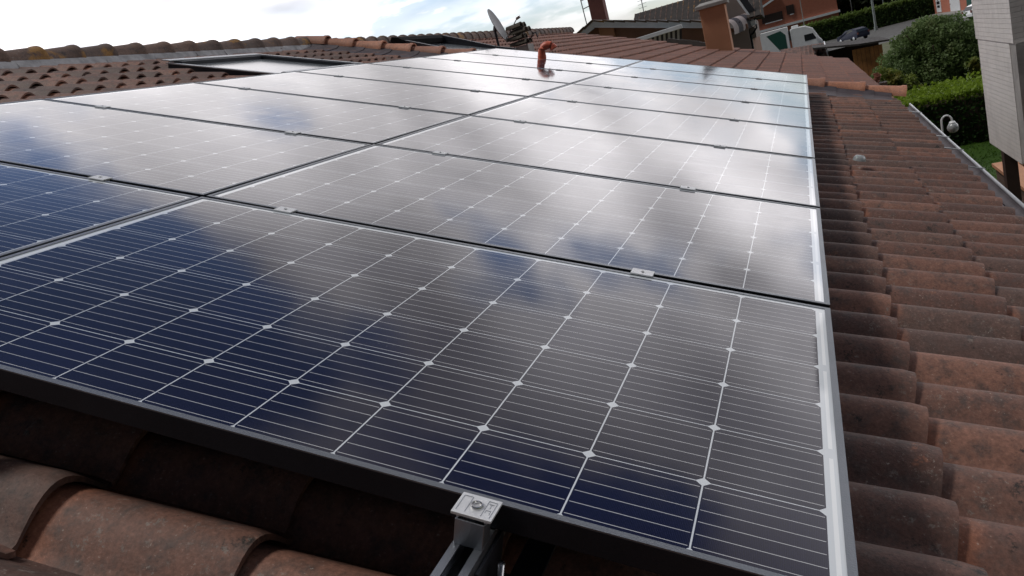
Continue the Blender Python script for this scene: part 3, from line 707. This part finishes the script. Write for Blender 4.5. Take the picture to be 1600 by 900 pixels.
# ------------------------------------------------------------------ near hedge
def hedge(name, x0, x1, y0, y1, h, leaf, count, m, label, ang=0., corem='hedge_near'):
    t = thing(name, label, 'hedge', ((x0 + x1) / 2, (y0 + y1) / 2, 0)); L_, D_ = x1 - x0, y1 - y0
    A = np.array([L_ * D_, L_ * h, L_ * h, D_ * h, D_ * h]); A[0] *= 1.5; A = A / A.sum(); face = rng.choice(5, count, p=A); u = rng.random(count); v = rng.random(count)
    P = np.zeros((count, 3)); dep = np.abs(rng.normal(0, .05, count)) * (h / 1.4) - .015 * h
    P[:, 0] = np.where(face < 3, (u - .5) * L_, np.where(face == 3, -L_ / 2 + dep, L_ / 2 - dep))
    P[:, 1] = np.where(face == 0, (v - .5) * D_, np.where(face == 1, -D_ / 2 + dep, np.where(face == 2, D_ / 2 - dep, (u - .5) * D_)))
    P[:, 2] = np.where(face == 0, h - dep, v * h)
    wob = .045 * h * (np.sin(P[:, 0] * 3.1) * np.sin(P[:, 0] * 1.3 + 1)) ; P[:, 2] += wob * (P[:, 2] / h); P[:, 1] += .05 * h * np.sin(P[:, 0] * 4.3 + P[:, 2] * 2.5)
    # stray shoots above the clipped top
    k = count // 14; Q = np.stack([(rng.random(k) - .5) * L_, (rng.random(k) - .5) * D_, h + np.abs(rng.normal(0, .06 * h, k))], 1)
    c, s_ = math.cos(ang), math.sin(ang); Rm = np.array([[c, s_, 0], [-s_, c, 0], [0, 0, 1]]); P = np.vstack([P, Q]) @ Rm
    quads('foliage', leafquads(P, leaf), m, t)
    mb = MB(); g = leaf * 2.2; M = Matrix.Rotation(ang, 4, 'Z'); mb.box(-L_ / 2 + g, L_ / 2 - g, -D_ / 2 + g, D_ / 2 - g, 0, h - g, M); mb.build('inner_branches', 'bark', t)
    return t
hedge('clipped_hedge', 3.0, 12.5, 24.15, 27.4, 1.42, .085, 30000, 'hedge_near', 'clipped hedge with bright yellow-green top behind the gutter and lamp')
hedge('tall_hedge', 1.5, 20.5, 131.5, 134., 2.75, .34, 12000, 'hedge_far', 'long tall dark hedge behind the parked dark car and the road', R_(-5))

def shrub(name, label, cat, c, rad, n, leaf, m, lobes, trunk=True, up=0.):
    t = thing(name, label, cat, c); Ps = []
    for (ox, oy, oz, r) in lobes:
        k = int(n * (r ** 2) / sum(l[3] ** 2 for l in lobes)); dr = rng.normal(size=(k, 3)); dr /= np.linalg.norm(dr, axis=1)[:, None]
        rr = r * (1 - np.abs(rng.normal(0, .22, k))).clip(.2, 1.08)
        nz = 1 + .22 * np.sin(dr[:, 0] * 5 + ox * 3) * np.sin(dr[:, 2] * 6 + oy) + .12 * np.sin(dr[:, 1] * 11 + oz * 5)
        p = dr * (rr * nz)[:, None]; p[:, 2] *= .85; Ps.append(p + (ox, oy, oz))
    P = np.vstack(Ps); P = P[P[:, 2] > .02]; quads('crown' if trunk else 'foliage', leafquads(P, leaf, 1.8), m, t)
    if trunk:
        mb = MB(); H = rad
        for k in range(7):
            a = 2 * math.pi * k / 7; tip = (math.cos(a) * H * .55, math.sin(a) * H * .55, H * (.9 + .3 * random.random())); mid = (tip[0] * .4, tip[1] * .4, tip[2] * .5)
            mb.tube([(math.cos(a) * .05, math.sin(a) * .05, 0), mid, tip], [.05 * H, .03 * H, .012 * H], 6)
        mb.build('trunk', 'bark', t, True)
    return t
lob = [(0, 0, 1.0, 1.15), (-1.05, .1, 1.15, 1.0), (1.1, -.1, .95, 1.05), (.2, 0, 2.05, .95), (-.75, .3, 1.95, .8), (1.15, .2, 1.75, .75), (-1.6, 0, .7, .8), (1.7, .3, .8, .8), (.5, -.4, 1.5, .9), (-.2, .6, 2.2, .75)]
shrub('large_shrub', 'large loose olive-green shrub between the near hedge and the road', 'bush', (6.6, 38, 0), 2.2, 46000, .078, 'bush', [(a * 1.18, b, c * 1.08, d * 1.12) for a, b, c, d in lob])
shrub('laurel_shrub', 'small yellow-green leafy shrub at the left foot of the large olive shrub', 'bush', (4.25, 31.5, 0), 1., 5000, .10, 'bush2', [(0, 0, .9, .62), (-.1, 0, 1.55, .5), (.35, .1, 1.2, .5), (.5, .2, .6, .6), (-.1, 0, .5, .6)])
shrub('yellowing_shrub', 'small yellowing shrub behind the clipped hedge, beside the grey brick stack', 'bush', (6.6, 29.2, 0), .8, 3200, .09, 'bush2', [(0, 0, .7, .42), (.1, 0, 1.25, .36), (-.1, 0, 1.6, .28)])
# dark trees behind
for i, (x, y, h, r) in enumerate(((4, 165, 12, 5.5), (12, 152, 11, 5.5), (19.5, 156, 12, 6), (27.5, 160, 11, 6))):
    lobt = [(random.uniform(-.5, .5) * r, random.uniform(-.4, .4) * r, h * random.uniform(.3, .95), r * random.uniform(.4, .62)) for _ in range(11)]
    shrub('dark_tree', ['dark broad tree between the red brick building and the tall hedge', 'dark broad tree behind the left end of the tall hedge', 'dark broad tree behind the right part of the tall hedge', 'dark broad tree behind the brick outbuilding'][i], 'tree', (x, y, 0), h * .7, 7000, .75, 'trees', lobt)
lobt = [(random.uniform(-.5, .5) * 3, random.uniform(-.4, .4) * 3, random.uniform(5, 9.5), random.uniform(1.4, 2.1)) for _ in range(8)]
shrub('roadside_tree', 'grey-green tree peeping above the red brick building roof', 'tree', (-9.5, 175, 0), 8, 3000, .5, 'trees', lobt)

# pile of clay pots
t = thing('clay_pots', 'heap of broken terracotta pots beside the small laurel shrub', 'pots', (3.62, 29.6, 1.7))
mb = MB()
for k in range(5):
    c = (random.uniform(-.18, .18), random.uniform(-.1, .1), random.uniform(0, .2)); mb.lathe([(.05, 0), (.085, .13), (.10, .13), (.10, .16), (.085, .16), (.05, .03)], c, 12, Matrix.Rotation(random.uniform(-.6, .6), 3, 'X'))
mb.build('pots', 'pot', t, True); MB().box(-.3, .3, -.2, .2, -1.7, 0).build('stand', 'oldbrick', t)

# ------------------------------------------------------------------ grey painted brick stack on the right
t = thing('brick_stack', 'tall grey painted brick stack overhanging the lawn at the right edge', 'chimney', (3.15, 7.9, 2.78))
mb = MB(); mb.box(0, .62, -.62, .72, 0, 1.06); mb.build('lower_stack', 'greybrick', t)
mb = MB(); mb.box(-.006, .63, -.80, .775, 1.06, 3.6); mb.build('upper_stack', 'greybrick', t)
mb = MB(); mb.box(.004, .60, -.82, -.625, 0.02, 1.058); mb.build('side_band', 'concrete', t)
MB().box(.10, .60, -1.5, -.825, -.1, 3.6).build('recess_wall', 'dark', t)
MB().box(.06, .10, -1.1, -.84, .35, .62).build('red_panel', 'redpaint', t)
MB().box(.2, .32, 1.20, 1.34, -2.78, .0).box(.14, .5, -.6, 1.3, -.08, -.004).build('post', 'darkwood', t)
# low garden wall
t = thing('garden_wall', 'low brown brick garden wall with terracotta coping, under the grey stack', 'wall', (4.9, 16.0, 0))
MB().box(-.42, 1.6, -.12, .2, 0, .94).box(-.42, -.16, -2.2, -.12, 0, .94).build('wall', 'oldbrick', t); MB().box(-.47, 1.6, -.16, .25, .94, 1.0).box(-.47, -.12, -2.2, -.16, .94, 1.0).build('coping', 'plaster', t)
sheet('patio', [(4.75, 9), (14, 9), (14, 15.85), (4.75, 15.85)], .012, 'pavement')
# swan-neck garden lamp
lp = Vector((3.05, 11.1, 0)); t = thing('garden_lamp', 'white swan-neck garden lamp with a small glass globe beyond the gutter', 'lamp', lp)
mb = MB(); pts = [(0, 0, 0), (0, 0, 2.70)]
for k in range(1, 9):
    a = math.pi - math.pi * k / 8; pts.append((.062 + math.cos(a) * .062, 0, 2.72 + math.sin(a) * .075))
pts.append((.124, 0, 2.70)); mb.tube(pts, .0125, 10); mb.build('post', 'whitepaint', t, True)
mb = MB(); mb.lathe([(0.012, .055), (.03, .05), (.04, .035), (.042, .03)], (.124, 0, 2.655), 16); mb.build('collar', 'whitepaint', t, True)
mb = MB(); mb.lathe([((.070) * math.sin(a), -.070 * math.cos(a)) for a in [math.pi * k / 14 for k in range(15)]], (.124, 0, 2.622), 20); mb.build('globe', 'lampglass', t, True)

# ------------------------------------------------------------------ house with white fascia beyond the far roof
t = thing('fascia_house', 'tan house with white gable fascia and brown tiled roof behind the far roof edge', 'house', (0, 27, 0))
ax, az = -4.82, 6.14
def gx(x): return az - (x - ax) * .275 if x > ax else az + (x - ax) * .42
mb = MB(); mb.prism([(-6.6, .35, 0), (.0, .35, 0), (.0, .35, gx(.0) - .12), (ax, .35, az - .16), (-6.6, .35, gx(-6.6) - .12)], (0, 7, 0)); mb.build('wall', 'tan', t)
mb = MB(); mb.prism([(-4.72, .2, 0), (-4.22, .2, 0), (-4.22, .2, gx(-4.22) - .20), (-4.72, .2, gx(-4.72) - .2)], (0, .15, 0)); mb.build('pier', 'plaster', t)
mb = MB(); w = .26
mb.prism([(ax, 0, az), (-.38, 0, gx(-.38)), (-.38, 0, gx(-.38) - w), (ax, 0, az - w)], (0, .06, 0)); mb.prism([(ax, 0, az), (ax, 0, az - w * 1.1), (-6.8, 0, gx(-6.8) - w * 1.1), (-6.8, 0, gx(-6.8))], (0, .06, 0)); mb.build('fascia', 'white', t)
mb = MB(); mb.prism([(ax, .06, az - .05), (-.2, .06, gx(-.2) - .05), (-.2, .06, gx(-.2) - .1), (ax, .06, az - .1)], (0, 7, 0)); mb.prism([(ax, .06, az - .05), (ax, .06, az - .1), (-6.9, .06, gx(-6.9) - .1), (-6.9, .06, gx(-6.9) - .05)], (0, 7, 0)); mb.build('roof_deck', 'darkrough', t)
# tiles on the gable roof edge and the main roof rising behind it
mb = MB(); 
def tilegrid(mb, o, du, dv, nu, nv, r=.07):
    o, du, dv = Vector(o), Vector(du), Vector(dv); nn = du.cross(dv).normalized()
    for i in range(nu):
        for j in range(nv):
            ra, rb = random.random(), random.random(); vs = []; cols = []
            for s_, sc, lf in ((0, .85, 0), (1.12, 1.05, .03)):
                for k in range(7):
                    t_ = k / 6 - .5; vs.append(o + du * (i + .5 + t_ * 1.02) + dv * (j + s_) + nn * (r * sc * max(0, math.cos(t_ * math.pi)) ** .8 + lf)); cols.append((ra, .6 + .4 * s_ / 1.12, rb, 1))
            for k in range(7):
                v_ = vs[7 + k] - nn * .03; vs.append(v_); cols.append((ra, .9, rb, 1))
            fs = [(k, k + 1, 8 + k, 7 + k) for k in range(6)] + [(7 + k, 8 + k, 15 + k, 14 + k) for k in range(6)]
            b0 = len(mb.v); mb.v += [tuple(v) for v in vs]; mb.f += [tuple(a + b0 for a in f) for f in fs]; mb.col += cols
# strip of tiles laid down the right slope, butt ends facing the viewer's side
sl = math.atan(.275); tilegrid(mb, (ax, -.06, az + .0), (0, .22, 0), (.36 * math.cos(sl), 0, -.36 * math.sin(sl)), 6, 13)
sl = math.atan(.42); tilegrid(mb, (ax, 1.2, az + .0), (0, -.22, 0), (-.34 * math.cos(sl), 0, -.34 * math.sin(sl)), 6, 6)
mb.build('gable_tiles', 'mossy', t, smooth=True)
mb = MB(); mr = [(-3.6, 1.4, 5.92), (.35, 1.4, 4.86)]
tilegrid(mb, (-3.95, 3.2, 6.12), (.20, 0, .0), (0, -.33, -.155), 22, 8, .06); mb.build('main_roof_tiles', 'mossy', t, smooth=True)
MB().prism([(-3.95, 3.22, 6.10), (-3.95, .6, 4.87), (-3.95, 3.2, 4.75)], (4.4, 0, 0)).build('main_roof_deck', 'darkrough', t)
MB().prism([(-.40, .9, 4.2), (.18, .9, 4.2), (.18, .9, 4.70), (-.55, .9, 6.4), (-.75, .9, 6.4), (-.75, .9, 4.8)], (0, 3, 0)).build('side_gable', 'greyplaster', t)
mb = MB(); mb.bar((.20, .84, 4.66), (-.72, .84, 6.7), .06, .14, (0, 1, 0)); mb.box(-.02, .24, .70, .84, 4.60, 4.74); mb.build('side_fascia', 'white', t)
mb = MB(); mb.bar((.29, .95, 4.78), (-.56, .95, 6.7), .20, .10, (0, 1, 0)); mb.tube([(.24, .74, 4.62), (.24, .74, 4.50), (.10, .86, 4.36), (.02, .86, 4.30), (.02, .86, 2)], .03, 8); mb.build('downpipe', 'dark', t, True)
MB().box(-.72, .0, .30, .9, 2.5, 4.55).build('porch_wall', 'greyplaster', t)
# awnings
aw = thing('striped_awning', 'extended striped awning with a white front bar, under the white fascia', 'awning', (-2.75, 26.2, 5.1))
mb = MB(); mb.bar((-1.0, .05, -.02), (.88, .0, .04), .10, .13); mb.build('front_bar', 'white', aw, bevel=.01)
for nm, mt, off in (('white_stripes', 'stripe_w', 0), ('dark_stripes', 'stripe_d', 1)):
    mb = MB()
    for k in range(9):
        if True:
            x0 = -.5 + k * .15 + off * .075; mb.prism([(x0, .04, -.04 + .02 * k / 9), (x0 + .075, .04, -.04 + .02 * k / 9), (x0 + .075 - .10, .26, -.42), (x0 - .10, .26, -.42)], (0, .008, 0))
    mb.build(nm, mt, aw)
aw = thing('rolled_awning', 'half-open rounded awning with pinkish and dark bands right of the ochre chimney', 'awning', (-.22, 26.6, 4.75))
for k in range(5):
    mb = MB(); vs = []; o0 = Vector((-.42 + k * .125, k * .30, .02 * k)); o1 = o0 + Vector((.125, .30, .02))
    for rr in (.36, .345):
        for o_ in (o0, o1):
            for a in range(9):
                th = R_(100 - a * 15); vs.append(o_ + Vector((rr * math.cos(th) * .75, 0, rr * math.sin(th) - .16)))
    fs = [(q_ + i_, q_ + i_ + 1, q_ + 9 + i_ + 1, q_ + 9 + i_) for q_ in (0, 18) for i_ in range(8)] + [(i_, i_ + 18, i_ + 19, i_ + 1) for i_ in range(8)] + [(8, 17, 35, 26)]
    mb.add(vs, fs); mb.build('cloth_band', 'stripe_b' if k % 2 == 0 else 'stripe_d', aw, True)
# red chimney with ladder rail
rc = thing('red_chimney', 'dull red plastered chimney with a metal rail, behind the white gable', 'chimney', (-5.15, 29.8, 5.7))
MB().box(-.27, .27, -.25, .25, 0, 1.6).build('stack', 'redpaint', rc, bevel=.01); MB().box(-.33, .33, -.31, .31, 1.6, 1.68).build('cap', 'concrete', rc)
mb = MB(); mb.tube([(-.52, -.1, .5), (-.55, -.1, 1.7)], .02, 6); mb.bar((-.54, -.1, 1.05), (-.27, -.1, 1.1), .03); mb.bar((-.54, -.1, 1.35), (-.27, -.1, 1.4), .03); mb.build('rail', 'poleg', rc)
an = thing('tv_antenna', 'thin lattice television antenna on the brown roof beyond the gable', 'antenna', (-3.75, 31, 5.9))
mb = MB(); mb.tube([(0, 0, 0), (0, 0, 1.2)], .018, 6)
for k in range(4): mb.bar((-.16, 0, .38 + k * .13), (.16, 0, .38 + k * .13 + .02), .012)
mb.build('aerial', 'zinc', an)
mb = MB(); mb.tube([(0, 0, 0), (0, 0, .55)], [.16, .12], 12); mb.tube([(0, 0, .35), (0, 0, .42)], .2, 12)
tag(mb.build('roof_cowl', 'dark', None, True, loc=(-2.25, 30.5, 6.0)), 'dark round roof cowl near the top of the brown tiled roof', 'cowl')

# ------------------------------------------------------------------ distant red brick building
t = thing('brick_building', 'two-storey red brick building with white string course and brown shutters', 'building', (0, 140, 0))
MB().box(-12, 7.25, 0, 12, 0, 3.55).build('lower_wall', 'brick', t)
MB().prism([(-12, .02, 3.9), (7.25, .02, 3.9), (7.05, .02, 9.6), (-2.2, .02, 9.6), (-12, .02, 5.2)], (0, 12, 0)).build('upper_wall', 'brick', t)
MB().box(-12.2, 7.5, -.35, 11.6, 3.55, 3.9).build('string_course', 'white', t)
mb = MB(); mb.bar((-12, -.3, 4.2), (-1.0, -.3, 8.3), .3, .35, (0, 1, 0)); mb.build('roof_edge', 'white', t)
mb = MB(); mb.prism([(-13, -.2, 4.6), (-1.2, -.2, 8.9), (-1.2, -.2, 9.1), (-13, -.2, 5.6)], (0, 10, 0)); mb.prism([(-13, .0, 5.5), (-1.6, .0, 8.85), (-3.5, 9, 12.2), (-13, 9, 9.0)], (0, .1, .2)); mb.build('roof', 'tile_far', t)
for (x0, x1, z0, z1) in ((-3.95, -.75, 4.75, 6.0), (-.1, 1.05, 5.15, 6.55)):
    f_ = MB().box(x0, x1, -.06, .02, z0, z1).build('window', 'shutter', t)
    mb = MB(); k = x0 + .12
    while k < x1 - .1: mb.box(k, k + .05, -.10, -.06, z0 + .06, z1 - .06); k += .26
    mb.build('slats', 'darkwood', f_); MB().box(x0 + .4, x1 - .2, -.16, -.06, z0 - .12, z0).build('sill', 'white', f_)
MB().box(-4.6, -2.6, -.05, .01, .3, 2.0).box(-.8, 2.6, -.05, .01, 1.2, 2.7).build('dark_opening', 'darkwood', t)

# ------------------------------------------------------------------ truck
t = thing('box_truck', 'white box truck with a dark green panel on its side, beyond the roofs', 'truck', (-.6, 100, 0))
mb = MB(); mb.box(-4.8, .72, 0, 2.3, .75, 3.72, Matrix.Identity(4)); mb.build('cargo_box', 'vanwhite', t, bevel=.05)
mb = MB(); mb.add([(-1.62, -.012, 3.25), (-.05, -.012, 3.45), (.42, -.012, 2.9), (.42, -.012, .95), (-.2, -.012, .95)], [(0, 4, 3, 2, 1)]); mb.build('green_panel', 'green', t)
mb = MB(); mb.prism([(.95, .1, .55), (4.15, .1, .55), (4.2, .1, 1.35), (3.9, .1, 1.75), (3.35, .1, 2.9), (2.6, .1, 3.32), (1.2, .1, 3.4), (.95, .1, 3.3)], (0, 2.05, 0)); mb.build('cab', 'vanwhite', t, bevel=.08)
mb = MB(); mb.prism([(2.35, .085, 1.65), (3.62, .085, 1.65), (3.28, .085, 2.35), (2.35, .085, 2.35)], (0, .02, 0)); mb.prism([(3.86, .25, 1.86), (3.86, 2.0, 1.86), (3.42, 2.0, 2.82), (3.42, .25, 2.82)], (.03, 0, .02)); mb.build('window', 'glass', t)
mb = MB(); mb.box(3.55, 3.75, -.25, .05, 1.35, 1.85); mb.build('mirror', 'whitepaint', t)
mb = MB(); mb.box(1.15, 1.9, .5, 1.9, 3.4, 3.62); mb.build('roof_deflector', 'vanwhite', t, bevel=.05)
for x in (-3.6, 2.9):
    for y in (.05, 2.0):
        M = Matrix.Rotation(R_(90), 3, 'X'); w = MB().lathe([(0, -.14), (.30, -.14), (.44, -.12), (.46, 0), (.44, .12), (.3, .14), (0, .14)], (x, y + .1, .46), 18, M).build('wheel', 'tyre', t, True)
        MB().lathe([(0, .17), (.2, .17), (.26, .145)], (x, y + .1, .46), 14, M).build('rim', 'zinc', w, True)

def car(name, label, loc, rot, paint):
    t = thing(name, label, 'car', loc); t.rotation_euler = (0, 0, rot)
    mb = MB(); pr = [(-2.05, .35), (2.0, .35), (2.08, .62), (1.95, .86), (1.05, .98), (.38, 1.40), (-1.0, 1.47), (-1.72, 1.30), (-2.05, .92), (-2.1, .6)]
    n = len(pr); vs = []
    for (y, f) in ((-.84, .0), (-.80, 1), (.80, 1), (.84, 0)):
        for (x, z) in pr: vs.append((x * (.985 if f == 0 else 1), y * (1 if z < 1.0 else .82), z))
    fs = [(i * n + k, i * n + (k + 1) % n, (i + 1) * n + (k + 1) % n, (i + 1) * n + k) for i in range(3) for k in range(n)] + [tuple(range(n))[::-1], tuple(3 * n + k for k in range(n))]
    mb.add(vs, fs); mb.build('body', paint, t, bevel=.04)
    for s_ in (-1, 1):
        mb = MB(); y = s_ * .735; mb.prism([(.85, y, 1.0), (.32, y * .965, 1.34), (-.95, y * .965, 1.39), (-1.45, y, 1.02)], (0, s_ * .022, 0)); mb.build('side_window', 'glass', t)
        mb = MB(); mb.box(-2.12, -2.06, s_ * .72 - .1, s_ * .72 + .1, .72, .95); mb.build('tail_light', 'redpaint', t)
    mb = MB(); mb.prism([(-1.76, -.6, 1.27), (-2.06, -.66, .96), (-2.06, .66, .96), (-1.76, .6, 1.27)], (-.02, 0, .015)); mb.build('rear_window', 'glass', t)
    mb = MB(); mb.prism([(1.0, -.62, 1.0), (.42, -.58, 1.37), (.42, .58, 1.37), (1.0, .62, 1.0)], (.02, 0, .015)); mb.build('windscreen', 'cardark', t)
    for x in (-1.3, 1.32):
        for y in (-.74, .74):
            M = Matrix.Rotation(R_(90), 3, 'X'); w = MB().lathe([(0, -.1), (.22, -.1), (.31, -.09), (.32, 0), (.31, .09), (.22, .1), (0, .1)], (x, y, .32), 16, M).build('wheel', 'tyre', t, True)
            MB().lathe([(0, -.115), (.16, -.112), (.21, -.1)] if y > 0 else [(0, .115), (.16, .112), (.21, .1)], (x, y, .32), 12, M).build('rim', 'zinc', w, True)
    return t
car('parked_car', 'dark blue-grey hatchback parked on the road by the tall hedge', (7.15, 108.6, .004), math.atan2(-3.5, 2.1) + math.pi, 'carpaint')
car('parked_car', 'white car half hidden behind the grey brick stack, by the kerb', (18.2, 90.5, .004), R_(20), 'vanwhite')

# poles and lamp posts
def pole(name, label, cat, x, y, h, r, group='poles along the road'):
    t = thing(name, label, cat, (x, y, 0), group); MB().tube([(0, 0, 0), (0, 0, h * .4), (0, 0, h)], [r, r * .85, r * .6], 10).build('shaft', 'poleg', t, True)
    MB().tube([(0, 0, 0), (0, 0, .5)], r * 1.5, 10).build('base', 'poleg', t, True)
    mb = MB(); mb.bar((0, 0, h), (1.4, 0, h + .2), r * .8); mb.box(1.2, 1.9, -.14, .14, h + .12, h + .26); mb.build('lamp_head', 'poleg', t)
pole('street_lamp', 'stout pale green street lamp post in front of the tall hedge', 'street lamp', 11.0, 125.5, 9.5, .17)
pole('street_lamp', 'thin street lamp post behind the tall hedge, left of the stout one', 'street lamp', 9.35, 144, 9, .08)
pole('street_lamp', 'thin street lamp post behind the tall hedge, right of the stout one', 'street lamp', 13.9, 144, 9, .08)
pole('street_lamp', 'slender tall pole in front of the red brick building, above the truck', 'pole', 2.0, 118, 10, .06)

# brick outbuilding row with doors
A_, B_ = Vector((17.35, 150, 0)), Vector((20.6, 112.5, 0)); dv = (B_ - A_).normalized(); ang = math.atan2(dv.y, dv.x)
t = thing('brick_outbuilding', 'long low red brick outbuilding with pale doors beside the grey stack', 'building', A_); t.rotation_euler = (0, 0, ang)
Lr = (B_ - A_).length
MB().prism([(-2.9, 0, 0), (Lr + 1, 0, 0), (Lr + 1, 0, 3.6), (-2.9, 0, 1.62)], (0, 7, 0)).build('wall', 'brick', t); MB().prism([(-3.3, -.3, 1.6), (Lr + 1.3, -.3, 3.62), (Lr + 1.3, -.3, 3.80), (-3.3, -.3, 1.80)], (0, 7.5, 0)).build('roof', 'concrete', t)
def at_(px_y): return (px_y)
for (u0, u1, z1, nm) in ((12.6, 18.2, 1.75, 'door'), (27.9, 32.5, 2.5, 'door')):
    dd_ = MB().box(u0, u1, -.06, .0, .12, z1).build(nm, 'whitepaint', t); MB().box(u0 + .2, u0 + .32, -.10, -.06, 1, 1.1).build('handle', 'dark', dd_)
sg = MB().box(20.9, 23.3, -.07, 0, .2, 2.4).build('notice_board', 'whitepaint', t)
MB().lathe([(0, 0), (.32, 0), (.32, .02), (0, .02)], (22.1, -.09, 2.05), 16, Matrix.Rotation(R_(90), 3, 'X')).box(21.3, 22.9, -.085, -.07, 1.25, 1.65).box(21.4, 22.8, -.085, -.07, .8, 1.1).build('dark_print', 'cardark', sg)
MB().box(35.6, 37.5, -.08, 0, 0, 2.7).build('green_shutter', 'green', t)
MB().box(8.5, 10.6, -.14, 0, 1.5, 1.9).build('wall_lamp', 'whitepaint', t)

# garden shed and grey roofed hut in the middle distance
t = thing('garden_shed', 'garden shed with dark flat roof, open dark front and orange timber wall', 'shed', (3.3, 45, 0))
mb = MB(); mb.prism([(-1.35, .2, 2.78), (.78, -.3, 2.44), (2.2, -.3, 2.30), (2.2, -.3, 2.22), (.78, -.3, 2.34), (-1.35, .2, 2.70)], (0, 6, 0)); mb.build('roof', 'darkrough', t)
MB().box(-1.3, 2.1, 5.2, 5.4, 0, 2.2).box(-1.3, -1.2, .2, 5.2, 0, 2.5).build('back_wall', 'darkwood', t)
mb = MB()
for k in range(7): mb.box(.46 + k * .2, .645 + k * .2, 0, .08, 0, 2.2 - k * .01)
mb.build('timber_wall', 'wood', t)
t = thing('tiled_hut', 'low hut with a weathered grey-brown tiled roof left of the dark shed', 'shed', (1.55, 46, 0))
mb = MB(); tilegrid(mb, (-1.25, 3.5, 2.98), (.21, 0, -.02), (0, -.34, -.055), 11, 11, .022); mb.build('roof_tiles', 'tile', t, smooth=True)
MB().prism([(-1.25, 3.5, 2.94), (-1.25, -.2, 2.33), (-1.25, -.2, 2.2), (-1.25, 3.5, 2.8)], (2.3, 0, -.2)).build('roof_deck', 'darkrough', t)
mb = MB(); mb.bar((1.08, -.3, 2.17), (1.08, 3.5, 2.78), .05, .10); mb.build('verge_trim', 'white', t)
MB().box(-1.1, .95, 0, 3.4, 0, 2.3).build('wall', 'greyplaster', t)
